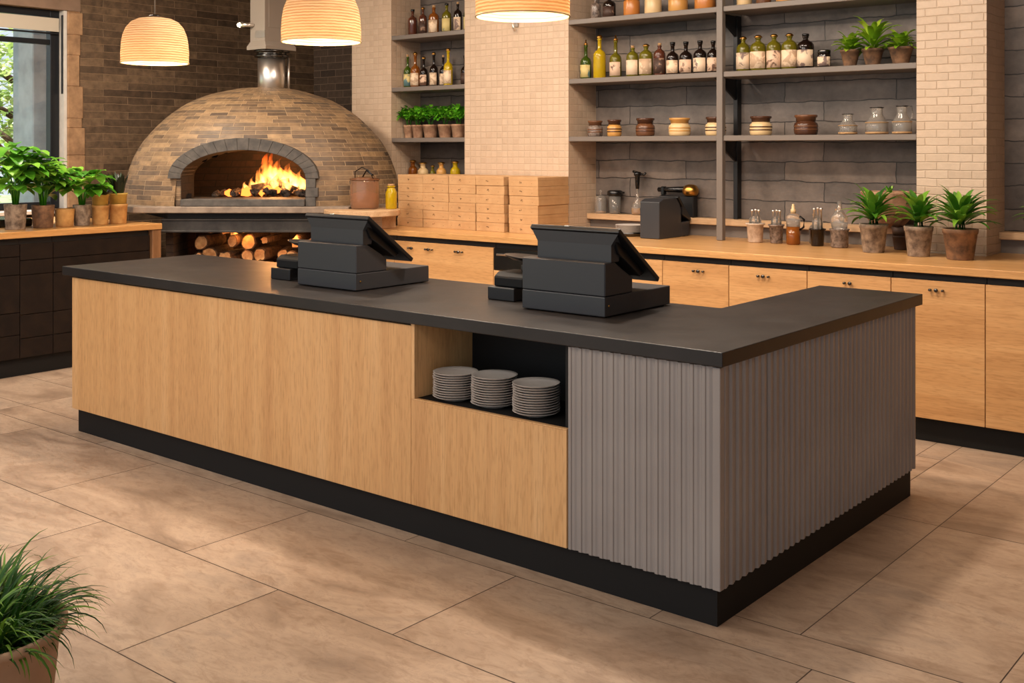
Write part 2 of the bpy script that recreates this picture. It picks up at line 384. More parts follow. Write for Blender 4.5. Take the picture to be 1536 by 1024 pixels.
# ------------------------------------------------------------------ camera
F_PX, YAW, Y0, HC = 1665.48, .6864, 220.85, 1.6421
cd = bpy.data.cameras.new('camera'); cam = bpy.data.objects.new('camera', cd); C.objects.link(cam)
cam.location = (0, 0, HC); cam.rotation_euler = (PI/2, 0, YAW)
cd.sensor_width = 36; cd.lens = F_PX/1536*36; cd.shift_y = -(512-Y0)/1536; cd.clip_start = .05; cd.clip_end = 200
S.camera = cam
S.view_settings.view_transform = 'Standard'; S.view_settings.look = 'None'; S.view_settings.gamma = 1; S.view_settings.exposure = 0
S.view_settings.use_curve_mapping = False
S.cycles.use_denoising = True
S.cycles.max_bounces = 7; S.cycles.transmission_bounces = 6; S.cycles.transparent_max_bounces = 8; S.cycles.sample_clamp_indirect = 6
S.cycles.volume_step_rate = .6

# ------------------------------------------------------------------ room shell
WL, WB, NB, PF, CZ = -9.35, 8.0, 7.32, 6.95, 3.35   # left wall, alcove wall, niche back, pier front, ceiling
def build_floor():
    mb = MB(); tl = mb.bm.faces.layers.float_color.new('tint') if False else None
    rr = random.Random(3); rects = []
    g = .0022
    X1, Y1 = -1.62, 3.51
    # running-bond field (left / front)
    y = 2.64-.66*9; k = 0
    while y < WB:
        y2 = y+.66
        off = -2.684 if (k % 2 == 1) else -3.284
        x = off-1.2*8
        while x < 3.2:
            xa, xb, ya, yb = max(x, WL), min(x+1.2, 3.), y, min(y2, WB)
            if xb > xa+.01:
                if ya < Y1-.01:
                    rects.append((xa, xb, ya, min(yb, Y1)))
                if yb > Y1 and xa < -1.95:
                    rects.append((xa, min(xb, -1.95), max(ya, Y1), yb))
            x += 1.2
        y = y2; k += 1
    for j in range(4):
        for i in range(4):
            ya, yb = Y1+1.39*j, min(Y1+1.39*(j+1), NB)
            xa, xb = X1+.62+1.2*(i-1), X1+.62+1.2*i
            if i == 0: xa, xb = X1, X1+.62
            if yb > ya and xa < 3: rects.append((xa, min(xb, 3.), ya, yb))
    for j in range(3): rects.append((-1.95, X1, Y1+1.39*j, min(Y1+1.39*(j+1), NB)))
    lay = mb.bm.verts.layers.float_vector.new('tint')
    for (xa, xb, ya, yb) in rects:
        t = Vector((rr.uniform(0, 20), rr.uniform(0, 20), rr.uniform(0, 20)))
        vs = [mb.bm.verts.new(p) for p in [(xa+g, ya+g, 0), (xb-g, ya+g, 0), (xb-g, yb-g, 0), (xa+g, yb-g, 0)]]
        for v in vs: v[lay] = t
        f = mb.bm.faces.new(vs); f.material_index = 0
    vs = [mb.bm.verts.new(p) for p in [(WL, -3.4, -.002), (3, -3.4, -.002), (3, WB, -.002), (WL, WB, -.002)]]
    mb.bm.faces.new(vs).material_index = 1
    mb.box(WL, 3, -3.4, WB, -.1, -.003, mi=1)
    struct(mb, 'floor', ['floor', 'grout'])
build_floor()

struct(MB().box(WL-.3, 3.2, -.6, WB+.2, CZ, CZ+.12), 'ceiling', 'ceil')
# left wall with the window opening
WY0, WY1, WZ0, WZ1 = 2.2, 5.12, 1.10, 2.86
mb = MB()
mb.box(WL-.25, WL, 5.27, WB, 0, CZ); mb.box(WL-.25, WL, -.5, WY0, 0, CZ); mb.box(WL-.25, WL, WY0, 5.27, 0, WZ0-.0)
struct(mb, 'wall_left', 'brickwall')
struct(MB().box(WL-.25, WL+.012, WY0-.2, 5.27, WZ1+.002, CZ), 'wall_left_lintel', 'plaster', label='smooth brown plaster lintel above the window')
# rough stone edge beside the window
mb = MB(); z = WZ0; rr = random.Random(5)
while z < WZ1-.01:
    hh = rr.uniform(.08, .3); z2 = min(z+hh, WZ1); e = rr.uniform(-.03, .035)
    mb.box(WL-.24, WL+.014, 5.15, 5.285+e, z, z2, .006); z = z2
struct(mb, 'trim_1', 'jamb', label='rough tan stone edge right of the window')
struct(MB().box(WL-.24, WL-.005, 5.12, 5.149, WZ0, WZ1), 'trim_2', 'reveal', label='pale plaster reveal of the window')
# window: frame, transom, glass, blind
win = bpy.data.objects.new('window_1', None); C.objects.link(win); win['kind'] = 'structure'; win.location = (WL-.12, WY0, WZ0)
mb = MB(); L_ = WY1-WY0; H_ = WZ1-WZ0
mb.box(-.04, .04, L_-.085, L_, 0, H_, .004); mb.box(-.04, .04, 0, .08, 0, H_, .004); mb.box(-.04, .04, .08, L_-.085, H_-.06, H_, .004)
mb.box(-.04, .04, .08, L_-.085, 0, .06, .004); mb.box(-.03, .03, .08, L_-.085, 1.455, 1.50, .004)
mb.box(-.035, .035, .95, 1.02, .06, 1.455, .004)
mb.build('window_frame', 'winframe', win)
MB().box(-.004, .004, .08, L_-.085, .06, H_-.08).build('window_pane', 'pane', win)
MB().box(.06, .068, .02, L_-.02, 1.57, 1.69).build('roller_blind', 'blind', win)
MB().box(.05, .075, .02, L_-.02, 1.545, 1.56, .003).build('blind_bar', 'winframe', win)
MB().box(.05, .26, -.02, L_+.02, -.035, -.003, .004).build('window_sill', 'reveal', win)
MB().box(.085, .105, L_-.01, L_+.012, 1.02, 1.72, .002).build('blind_guide', 'winframe', win)

# alcove wall behind oven
struct(MB().box(WL, -7.3, WB, WB+.2, 0, CZ), 'wall_alcove', 'brickalcove')
# back wall behind the shelves
mb = MB(); mb.box(-7.09, 3.0, NB, NB+.15, 0, CZ)
struct(mb, 'wall_back', 'slate')
struct(MB().box(3.0, 3.2, -.5, NB, 0, CZ), 'wall_right', 'plaster')
# tiled pillars
def pillar(x0, x1, mt, label, y1=NB):
    o = MB().box(x0, x1, PF, y1+.001, 0, CZ).build('tiled_pillar', mt); tag(o, label, 'pillar', kind='structure')
pillar(-7.593, -7.08, 'mosaic', 'narrow cream mosaic pillar between the oven and the bottle niche', WB)
pillar(-6.208, -5.126, 'mosaic', 'wide cream mosaic pillar behind the cardboard boxes')
pillar(-2.435, -2.017, 'mosaic2', 'cream embossed brick pillar at the right behind the tall leafy plants')

# hook lamp on pillar
h = thing('wall_hook', 'small pale metal hook on the wide mosaic pillar', 'hook', (-5.645, PF-.001, 2.66))
MB().box(-.02, .02, -.012, 0, -.05, .05, .003).build('back_plate', 'duct', h)
MB().tube([(0, -.012, .03), (-.008, -.045, .0), (0, -.05, -.05), (.01, -.03, -.085)], .009).build('hook_arm', 'chrome', h)

# ------------------------------------------------------------------ shelves
def shelf(x0, x1, z, label, y0=PF, t=.038):
    o = MB().box(x0, x1, y0, NB-.001, z-t, z, .003).build('wall_shelf', 'shelf'); tag(o, label, 'shelf', 'wall shelves between the pillars')
for z, nm in ((1.725, 'lowest'), (2.172, 'middle'), (2.63, 'highest')):
    shelf(-7.079, -6.209, z, nm+' taupe shelf in the narrow niche left of the wide pillar')
    shelf(-5.125, -3.832, z, nm+' taupe shelf in the wide niche, left of the steel post')
    shelf(-3.782, -2.436, z, nm+' taupe shelf in the wide niche, right of the steel post')
o = MB().box(-3.831, -3.783, PF-.012, PF+.035, .99, CZ-.001, .003).build('shelf_post', 'shelf'); tag(o, 'tall flat taupe post dividing the wide shelf niche', 'post')
up = thing('shelf_upright', 'black steel upright against the slate wall behind the taupe post', 'upright', (-3.83, NB-.03, 1.12))
MB().box(-.04, -.005, -.03, .029, 0, 2.2, .003).build('rail', 'steelblk', up)
for zz in (.567, 1.014, 1.472-.0):
    MB().prism([(-.33, zz-.002), (.0, zz-.002), (.0, zz-.15), (-.03, zz-.15)], 'x', -.03, -.015).build('bracket', 'steelblk', up)
def ledge(x0, x1, label):
    o = MB().box(x0, x1, 7.19, NB-.001, 1.075, 1.12, .004).build('wall_ledge', 'board'); tag(o, label, 'ledge')
    o = MB().box(x0, x1, 7.24, NB-.001, .9895, 1.0745).build('backsplash', 'shelf'); tag(o, 'low taupe backsplash under '+label, 'backsplash')
ledge(-5.125, -2.436, 'the pale wooden ledge along the wide shelf niche')
ledge(-2.016, -.2, 'the pale wooden ledge right of the right hand pillar')
o = MB().box(-7.079, -6.209, 7.0, NB-.001, 1.285, 1.322, .003).build('wall_shelf', 'shelf'); tag(o, 'taupe shelf board mostly hidden behind the cardboard boxes', 'shelf')

# ------------------------------------------------------------------ back counter (oak)
BY, BD, BZ = 6.196, 6.216, .989
mb = MB().prism([(-6.64, BY), (1.2, BY), (1.2, NB-.002), (-2.018, NB-.002), (-2.018, PF-.002), (-2.434, PF-.002), (-2.434, NB-.002), (-5.127, NB-.002), (-5.127, PF-.002), (-6.207, PF-.002), (-6.207, NB-.002), (-6.64, NB-.002)], 'z', BZ-.043, BZ, .003)
tag(mb.build('oak_worktop', 'wt_x'), 'long oak worktop running along the back wall under the shelves', 'worktop')
o = MB().box(-6.62, 1.2, BD+.06, BD+.6, .0005, .1395).build('cabinet_plinth', 'plinth'); tag(o, 'black plinth under the oak cabinets along the back wall', 'plinth')
def knobset(door, x, z, n, sp=.034):
    for i in range(n):
        mb = MB(); w = (.010, .014, .008)[i % 3]
        mb.lathe([(0, 0), (.006, 0), (.005, .012), (w*.8, .014), (w*.8, .02), (0, .022)], 12, mat=Matrix.Translation((x+i*sp-sp*(n-1)/2, -.0, z))@Matrix.Rotation(PI/2, 4, 'X'))
        mb.build('knob', 'dchrome', door)
def oakcab(x0, x1, label, knobs, warm=False):
    r = thing('base_cabinet', label, 'cabinet', ((x0+x1)/2, BD, .14), 0, 'oak base cabinets along the back wall')
    w = (x1-x0)/2
    mb = MB(); mb.box(-w+.002, w-.002, .022, .6, 0, .765); mb.box(-w+.002, w-.002, .03, .6, .765, .8055)
    mb.build('carcass', 'darkbox', r)
    zt = .765 if not warm else .60
    d = MB().box(-w+.0022, w-.0022, 0, .02, .0, zt, .0015).build('door', 'oak_h', r)
    for kx, n in knobs: knobset(d, kx, zt-.05, n)
    if warm:
        MB().box(-w+.004, w-.004, .0, .02, .605, .765, .003).build('steel_drawer', 'dchrome', r)
        MB().tube([(-w+.05, -.02, .72), (w-.05, -.02, .72)], .008).build('drawer_bar', 'chrome', r)
names = [(-1.811, -1.29, 'oak cabinet door right of the pillar, cut by the right picture edge', [(.03, 3)]),
         (-2.322, -1.811, 'oak cabinet door below the right hand tiled pillar', [(.0, 3)]),
         (-2.826, -2.322, 'oak cabinet door behind the far end of the dark counter', [(.0, 2)]),
         (-3.345, -2.826, 'oak cabinet door below the row of glass dispensers', [(-.02, 3)]),
         (-3.826, -3.345, 'oak cabinet door just right of the nearer cash register', [(.03, 3)]),
         (-4.308, -3.826, 'oak cabinet door below the small black till on the worktop', [(0, 3)]),
         (-4.789, -4.308, 'oak cabinet door hidden largely behind the nearer register screen', [(0, 3)]),
         (-6.30, -5.27, 'wide oak cabinet front below the cardboard boxes, three sets of knobs', [(-.33, 2), (-.13, 3), (.18, 3)]),
         (-6.63, -6.30, 'oak cabinet front just right of the far register screen top', [(0, 2)])]
for x0, x1, lb, kn in names: oakcab(x0, x1, lb, kn)
oakcab(-5.27, -4.789, 'oak cabinet with a dark steel drawer behind the nearer scale', [], True)
for i in range(3): oakcab(-1.29+.5*i, -.79+.5*i, ORD[i]+' oak cabinet beyond the right picture edge', [(0, 3)])

# ------------------------------------------------------------------ left counter (dark brown, under window)
mb = MB().prism([(-7.72, .3), (-7.72, 5.05), (WL+.001, 5.05), (WL+.001, .3)], 'z', .994, 1.04, .003)
tag(mb.build('window_worktop', 'wt_y'), 'oak worktop under the window carrying potted plants', 'worktop')
o = MB().box(-8.6, -7.80, .3, 4.97, .0005, .129).build('cabinet_plinth', 'plinth'); tag(o, 'black plinth under the dark brown cabinets by the window', 'plinth')
def darkcab(y0, y1, label, rows, cols):
    r = thing('dark_cabinet', label, 'cabinet', (-7.76, (y0+y1)/2, .13), 0, 'dark brown cabinets under the window')
    w = (y1-y0)/2
    MB().box(-.7, -.021, -w+.001, w-.001, 0, .8635).build('carcass', 'darkbox', r)
    for (a, b, c, d) in [(c0, c1, z0, z1) for (z0, z1) in rows for (c0, c1) in cols]:
        MB().box(-.02, 0, -w+a*2*w+.002, -w+b*2*w-.002, c+.002, d-.002, .002).build('drawer_front', 'darkwood', r)
darkcab(4.165, 4.965, 'dark brown cabinet of stacked drawers nearest the oven', [(.70, .82), (.595, .70), (.31, .595), (.14, .31), (0, .14)], [(0, 1)])
darkcab(3.915, 4.165, 'narrow dark brown drawer cabinet seen left of the counter corner', [(.70, .82), (.595, .70), (.31, .595), (.14, .31), (0, .14)], [(0, 1)])
darkcab(3.1, 3.915, 'dark brown cabinet at the left picture edge', [(.73, .82), (.60, .73), (.33, .60), (0.17, .33), (0, .17)], [(0, 1)])
darkcab(2.2, 3.1, 'dark brown cabinet outside the left picture edge', [(0, .4), (.4, .82)], [(0, 1)])
o = MB().box(-8.5, -7.735, 4.972, 5.05, .001, .9935, .003).build('end_panel', 'endwood'); tag(o, 'upright oak end panel of the window counter next to the log bay', 'panel')

# ------------------------------------------------------------------ main counter
Yf, Xr, Xl, Yw, Xi, Yb, T = 3.343, -1.823, -6.128, 5.286, -2.336, 4.27, .95
mb = MB().prism([(Xl, Yf), (Xr, Yf), (Xr, Yw), (Xi, Yw), (Xi, Yb), (Xl, Yb)], 'z', T-.051, T, .003, seg=2)
tag(mb.build('dark_countertop', 'top'), 'near-black L-shaped countertop of the service counter', 'countertop')
py, px = 3.385, -1.865
mb = MB().prism([(-6.02, py), (px, py), (px, 5.24), (-2.30, 5.24), (-2.30, 4.2), (-6.02, 4.2)], 'z', .0005, .1325)
tag(mb.build('counter_plinth', 'plinth'), 'black recessed plinth around the foot of the L-shaped counter', 'plinth')
PY, PX = 3.361, -1.841        # panel planes
def oakunit(x0, x1, label):
    r = thing('counter_cabinet', label, 'cabinet', ((x0+x1)/2, PY, .133), 0, 'oak fronted units of the service counter'); w = (x1-x0)/2
    MB().box(-w+.001, w-.001, .02, .85, 0, .765).build('carcass', 'darkbox', r)
    MB().box(-w+.0008, w-.0008, 0, .019, 0, .756, .0012).build('front_panel', 'oak_v', r)
    return r
r = oakunit(-6.049, -4.653, 'oak counter unit at the far left end')
MB().box(-.698, -.6795, .02, .86, 0, .756, .001).build('side_panel', 'oak_v', r)
oakunit(-4.653, -3.306, 'second oak counter unit, left of the plate niche')
# niche unit
x0, x1 = -3.306, -2.488
r = thing('niche_cabinet', 'oak counter unit with an open niche of stacked plates', 'cabinet', ((x0+x1)/2, PY, .133), 0, 'oak fronted units of the service counter'); w = (x1-x0)/2
MB().box(-w+.0008, w-.0008, 0, .019, 0, .443, .0012).build('front_panel', 'oak_v', r)
MB().box(-w+.001, w-.001, .02, .85, 0, .42).build('carcass', 'darkbox', r)
MB().box(-w+.002, w-.002, .0195, .37, .4205, .4485, .001).build('niche_shelf', 'plinth', r)
MB().box(-w+.0008, w-.0008, 0, .0192, .4435, .4495, .001).build('shelf_edge', 'oak_v', r)
MB().box(-w+.001, -w+.02, .0, .37, .4500, .765).build('niche_side', 'oak_v', r)
MB().box(w-.02, w-.001, .02, .37, .4490, .765).build('niche_side', 'plinth', r)
MB().box(-w+.001, w-.001, .371, .39, .421, .765).build('niche_back', 'plinth', r)
# fluted units
def ribline(a0, a1, pitch=.0463, d=.009):
    """profile across the panel: list of (along, out) with out=0 at crest"""
    n = max(1, round((a1-a0)/pitch)); p = (a1-a0)/n; L = []
    for i in range(n):
        s = a0+i*p
        L += [(s+.02*p, d), (s+.16*p, 0), (s+.40*p, 0), (s+.46*p, d*.45), (s+.70*p, d*.45), (s+.86*p, d*.9)]
    return L
def ribx(x0, x1):      # in local frame facing -Y
    L = ribline(x0, x1); return [(x1, .03), (x0, .03)]+[(x0, .011)]+[(a, o) for a, o in L]+[(x1, .011)]
def fluted(kind, a0, a1, label, corner=False):
    if kind == 'front':
        r = thing('fluted_cabinet', label, 'cabinet', (a0, PY, .133), 0, 'fluted grey units of the service counter'); W = a1-a0
        MB().prism(ribx(.0, W-.03), 'z', 0, .760).build('fluted_panel', 'rib', r)
        MB().prism(ribx(.0, 3.73-PY-.03), 'z', 0, .760, mat=Matrix.Translation((W, .03, 0))@Matrix.Rotation(PI/2, 4, 'Z')).build('fluted_panel', 'rib', r)
        MB().box(W-.03, W, 0, .03, 0, .760, .002).build('corner_post', 'rib', r)
        MB().box(.001, W-.031, .031, .36, 0, .765).build('carcass', 'darkbox', r)
    else:
        r = thing('fluted_cabinet', label, 'cabinet', (PX, a0, .133), 0, 'fluted grey units of the service counter')
        MB().prism(ribx(.001, a1-a0-.001), 'z', 0, .760, mat=Matrix.Rotation(PI/2, 4, 'Z')).build('fluted_panel', 'rib', r)
        MB().box(-.44, -.031, .001, a1-a0-.001, 0, .765).build('carcass', 'darkbox', r)
fluted('front', -2.488, PX, 'fluted taupe corner unit below the near counter corner')
fluted('side', 3.732, 4.29, 'middle fluted taupe unit on the short side of the counter')
fluted('side', 4.29, 5.268, 'far fluted taupe unit at the end of the short side')

# ------------------------------------------------------------------ plates
plate_prof = [(0, .003), (.05, .003), (.055, 0), (.058, .0005), (.060, .004), (.082, .009), (.0945, .0165), (.0957, .0172), (.0945, .0180), (.080, .0115), (.058, .0065), (0, .0055)]
mb = MB().lathe(plate_prof, 40); P0 = None
pm = mb.build('dinner_plate', 'plate'); pm['category'] = 'plate'
first = True
for (cx, cy, n, nm) in [(-3.155, 3.475, 11, 'left'), (-2.950, 3.485, 12, 'middle'), (-2.722, 3.475, 12, 'right')]:
    for i in range(n):
        pos = 'topmost' if i == n-1 else ('lowest' if i == 0 else (ORD[n-1-i]+' from the top' if i >= n//2 else ORD[i]+' from the bottom'))
        o = pm if first else pm.copy()
        if not first: C.objects.link(o)
        first = False
        o.location = (cx+R.uniform(-.0015, .0015), cy+R.uniform(-.0015, .0015), .5821+.0100*i); o.rotation_euler = (0, 0, R.uniform(0, 6))
        o['label'] = 'white plate, %s of the %s stack in the counter niche' % (pos, nm); o['group'] = 'plates in the %s stack' % nm

# ------------------------------------------------------------------ cash registers
def register(loc, label, w=.43, h=.222, hb=.085, d=.505, mon=True, mw=None, group='cash registers on the dark counter', lean=1.):
    r = thing('cash_register', label, 'cash register', loc, 0, group)
    MB().box(.0, w, .0, d, .004, hb, .004, seg=2).build('cash_drawer', 'reg', r)
    MB().prism([(0, hb+.0012), (0, h), (.072, h), (.205, h-.075), (.205, hb+.0012)], 'x', .0, w, .004).build('printer_housing', 'reg', r)
    for fx in (.03, w-.03):
        for fy in (.03, d-.03): MB().lathe([(0, 0), (.014, 0), (.014, .004), (0, .004)], 12, c=(fx, fy, 0)).build('rubber_foot', 'regd', r)
    # neck: plain lower part, flare upwards and outwards to the top edge of the screen
    x0, x1 = (.05, w)
    mb = MB()
    b = mb.bm; Y_b = .045
    rows = [(x0, x1, Y_b, h+.0005), (x0, x1, Y_b, h+.070), (x0-.033, x1+.045, Y_b-.005, h+.128)]
    back = [(x0, x1, .10, h+.0005), (x0, x1, .115, h+.055), (x0-.033, x1+.045, Y_b+.006, h+.137)]
    V = []
    for (a, c, y, z) in rows: V.append((b.verts.new((a, y, z)), b.verts.new((c, y, z))))
    W = []
    for (a, c, y, z) in back: W.append((b.verts.new((a, y, z)), b.verts.new((c, y, z))))
    for i in (0, 1):
        b.faces.new([V[i][0], V[i][1], V[i+1][1], V[i+1][0]]); b.faces.new([W[i][1], W[i][0], W[i+1][0], W[i+1][1]])
        b.faces.new([V[i][1], W[i][1], W[i+1][1], V[i+1][1]]); b.faces.new([W[i][0], V[i][0], V[i+1][0], W[i+1][0]])
    b.faces.new([V[2][0], V[2][1], W[2][1], W[2][0]]); b.faces.new([V[0][1], V[0][0], W[0][0], W[0][1]])
    bmesh.ops.recalc_face_normals(b, faces=b.faces)
    mb.build('screen_stand', 'reg', r)
    # screen: slab leaning from the top edge down towards the operator
    p0 = Vector((Y_b-.004, h+.139)); p1 = Vector((Y_b+.30*lean, h-.088))
    dv = (p1-p0).normalized(); nv = Vector((-dv.y, dv.x)) if False else Vector((-dv.y, dv.x))
    if nv.y < 0: nv = -nv
    q = [p0-nv*.018, p1-nv*.018, p1+nv*.004, p0+nv*.004]
    MB().prism([(a.x, a.y) for a in q], 'x', .017, w+.046, .005, seg=2).build('screen', 'regd', r)
    q2 = [p0+dv*.02+nv*.0042, p1-dv*.02+nv*.0042, p1-dv*.02+nv*.0055, p0+dv*.02+nv*.0055]
    MB().prism([(a.x, a.y) for a in q2], 'x', .035, w+.028).build('screen_glass', 'screen', r)
    q3 = [p0+dv*.02-nv*.019, p1-dv*.07-nv*.019, p1-dv*.085-nv*.045, p0+dv*.10-nv*.06]
    MB().prism([(a.x, a.y) for a in q3], 'x', .052, w+.012, .003).build('screen_back', 'regd', r)
    MB().box(w/2-.02, w/2+.005, Y_b-.0045, Y_b+.004, h+.1375, h+.1425, .001).build('hinge_clip', 'chrome', r)
    MB().lathe([(0, 0), (.005, 0), (.004, .003), (0, .0035)], 8, mat=Matrix.Translation((w, .028, hb*.55))@Matrix.Rotation(PI/2, 4, 'Y')).build('lock', 'brass', r)
    return r
register((-2.985, 3.711, T), 'black cash register with tilted screen nearest the counter corner')
register((-4.378, 3.640, T), 'black cash register with tilted screen in front of the oven')
def scale(loc, label):
    r = thing('countertop_scale', label, 'scale', loc, 0, 'small scales beside the cash registers')
    MB().box(0, .155, 0, .2, .0, .06, .005, seg=2).build('base', 'regd', r)
    MB().prism([(.02, .061), (.02, .105), (.05, .125), (.17, .125), (.18, .061)], 'x', .02, .19, .005).build('housing', M['scalebody'], r)
    MB().prism([(.13, .126), (.13, .150), (.16, .172), (.185, .172), (.16, .126)], 'x', .09, .14, .003).build('neck', 'regd', r)
    mb = MB(); mb.lathe([(0, .0), (.09, .0), (.125, .014), (.13, .018), (.124, .019), (.088, .006), (0, .006)], 36)
    p = mb.build('pan', M['pan'], r); p.location = (.12, .16, .1705); p.rotation_euler = (rad(-3), rad(4), 0)
    for o_ in (p,): o_.scale = (1, .8, 1)
scale((-4.692, 3.72, T), 'small black scale with a steel pan beside the far register')
scale((-3.295, 3.845, T), 'small black scale with a steel pan half hidden by the nearer register')
r = thing('cash_register', 'small black till on the oak worktop below the shelves', 'cash register', (-4.342, 6.75, BZ))
w = .162
MB().prism([(0, .002), (0, .262), (.06, .285), (.235, .285), (.275, .245), (.30, .20), (.30, .002)], 'x', 0, w, .003).build('printer_housing', 'reg', r)
MB().prism([(.301, .004), (.301, .105), (.425, .112), (.405, .004)], 'x', .0, w, .003).build('cash_drawer', 'reg', r)
MB().prism([(.24, .292), (.262, .298), (.432, .125), (.418, .110), (.306, .16), (.306, .22)], 'x', .0, w+.01, .004).build('screen', 'regd', r)
for fx in (.02, w-.02): MB().lathe([(0, 0), (.01, 0), (.01, .0035), (0, .0035)], 10, c=(fx, .37, 0)).build('rubber_foot', 'regd', r)

# ------------------------------------------------------------------ pizza boxes
def make_box(label, loc, var, grp):
    r = thing('pizza_box', label, 'box', loc, 0, grp)
    w, d, hh = .283, .385, .0705
    mb = MB(); mb.box(0, w, 0, d, .0, .0675, .002); mb.box(-.001, w+.001, -.001, d+.001, .046, hh, .002)
    mb.box(w+.0005, w+.0025, .0, d*.48, .003, .045)
    mb.build('carton', 'card', r)
    mb = MB(); rr = random.Random(var); cx, cz = w*.42, .034
    for i in range(5):
        a = rr.uniform(0, 6.28); x = cx+rr.uniform(-.012, .012); z = cz+rr.uniform(-.007, .007)
        mb.box(-.0012, .0012, -.0016, -.0006, -.005, .005, mat=Matrix.Translation((x, 0, z))@Matrix.Rotation(a, 4, 'Y'))
    mb.box(w*.78, w*.81, -.0016, -.0006, .022, .024); mb.box(w*.12, w*.13, -.0016, -.0006, .03, .034)
    mb.build('printed_mark', 'cardink', r)
    return r
protos = {}
sx = [-6.60, -6.312, -6.023, -5.733, -5.402]
for k, x in enumerate(sx):
    for i in range(6):
        w = ['bottom', 'second from bottom', 'third from bottom', 'third from top', 'second from top', 'top'][i]
        lb = 'cardboard pizza box, %s of the %s stack' % (w, ['leftmost', 'second', 'middle', 'fourth', 'rightmost'][k])
        loc = (x+R.uniform(-.003, .003)+.002, 6.555+R.uniform(-.006, .002), BZ+.0712*i+.0002)
        v = (k*6+i) % 5
        if v not in protos: protos[v] = make_box(lb, loc, v+3, 'pizza boxes stacked on the oak worktop')
        else: dup(protos[v], loc, lb)

# ------------------------------------------------------------------ oven
TH = YAW
oven = thing('pizza_oven', 'domed brick pizza oven with grey arch and lit fire', 'oven', (-7.83, 6.13, 0), TH)
HZ = 1.165
def ang_grid_dome():
    mb = MB(); bm = mb.bm; NU, NV = 180, 70; A, BF, BB, H = 1.19, .82, .44, 1.0
    V = []
    for j in range(NV+1):
        e = j/NV*PI/2; row = []
        for i in range(NU):
            a = 2*PI*i/NU; ce = cos(e)**.92 if j < NV else 0
            x = A*cos(a)*ce; y = (BF if sin(a) < 0 else BB)*sin(a)*ce; z = H*sin(e)
            k = 1+.006*noise.noise(Vector((x*5, y*5, z*5)))
            row.append(bm.verts.new((x*k, y*k, z*k+.0))) if j < NV or i == 0 else None
        V.append(row)
    for j in range(NV):
        for i in range(NU):
            i2 = (i+1) % NU
            q = [V[j][i], V[j][i2], V[j+1][i2], V[j+1][i]] if j < NV-1 else [V[j][i], V[j][i2], V[j+1][0]]
            c = sum((v.co for v in q), Vector())/len(q)
            if c.y < 0 and arch_in(c.x, c.z, .555, .505): continue
            f = bm.faces.new(q); f.smooth = True
            for l in f.loops:
                e = math.asin(max(-1, min(1, l.vert.co.z/H))); a = math.atan2(l.vert.co.y, l.vert.co.x)
                if i == NU-1 and a < 0 and l.vert in (V[j][i2], V[j+1][i2] if j < NV-1 else V[j][i2]): a += 0
                aa = 2*PI*(i+(1 if l.vert in ([V[j][i2]]+([V[j+1][i2]] if j < NV-1 else [])) else 0))/NU
                l[mb.uv].uv = (aa*1.0, e*1.28)
    return mb
def arch_in(x, z, hw, hz):
    spring = .225
    if z < spring: return abs(x) < hw
    return (x/hw)**2+((z-spring)/(hz-spring))**2 < 1
mb = ang_grid_dome()
dome = mb.build('dome', 'dome', oven, uv=None); dome.location = (0, 0, HZ)
# arch ring of voussoirs
def arch_pts(hw, top, n, spring=.225):
    return [(-hw*cos(PI*i/n), spring+(top-spring)*sin(PI*i/n)) for i in range(n+1)]
N_ = 19
out_ = arch_pts(.61, .553, N_); inn = arch_pts(.505, .455, N_)
mb = MB(); rr = random.Random(2)
for i in range(N_):
    g = .004
    def lerp(a, b, t_): return (a[0]+(b[0]-a[0])*t_, a[1]+(b[1]-a[1])*t_)
    q = [lerp(inn[i], inn[i+1], .008), lerp(inn[i], inn[i+1], .992), lerp(out_[i], out_[i+1], .992), lerp(out_[i], out_[i+1], .008)]
    e = rr.uniform(-.006, .004)
    mb.prism(q, 'y', -.745+e*.5, -.40, .002)
o = mb.build('arch_ring', 'archstone', oven); o.location = (0, 0, HZ)
# jambs + sill
for sx_ in (-1, 1):
    mb = MB()
    for k in range(3):
        e = rr.uniform(-.004, .004); xa, xb = sorted((sx_*.505, sx_*((.585+.02*(k % 2)) if sx_ > 0 else .56)))
        mb.prism([(xa, .0005+.075*k), (xb, .0005+.075*k), (xb, .0755+.075*k), (xa, .0755+.075*k)], 'y', (-.742 if sx_ > 0 else -.70)+e, -.40, .003)
    o = mb.build('jamb', 'archstone' if sx_ > 0 else 'dome', oven); o.location = (0, 0, HZ)
o = MB().box(-.50, .50, -.765, -.33, .0005, .058, .005).build('sill', 'archstone', oven); o.location = (0, 0, HZ)
# tunnel lining and chamber
mb = MB(); bm = mb.bm
ip = [(-.504, .0)]+arch_pts(.504, .454, 24)+[(.504, .0)]
rows = []
for y in (-.73, -.36): rows.append([bm.verts.new((x, y, z)) for x, z in ip])
u = 0
for i in range(len(ip)-1):
    du = math.dist(ip[i], ip[i+1])
    f = bm.faces.new([rows[0][i], rows[1][i], rows[1][i+1], rows[0][i+1]]); f.smooth = True
    for l in f.loops: l[mb.uv].uv = ((0 if l.vert in rows[0] else .37), u+(du if l.vert in (rows[0][i+1], rows[1][i+1]) else 0))
    u += du
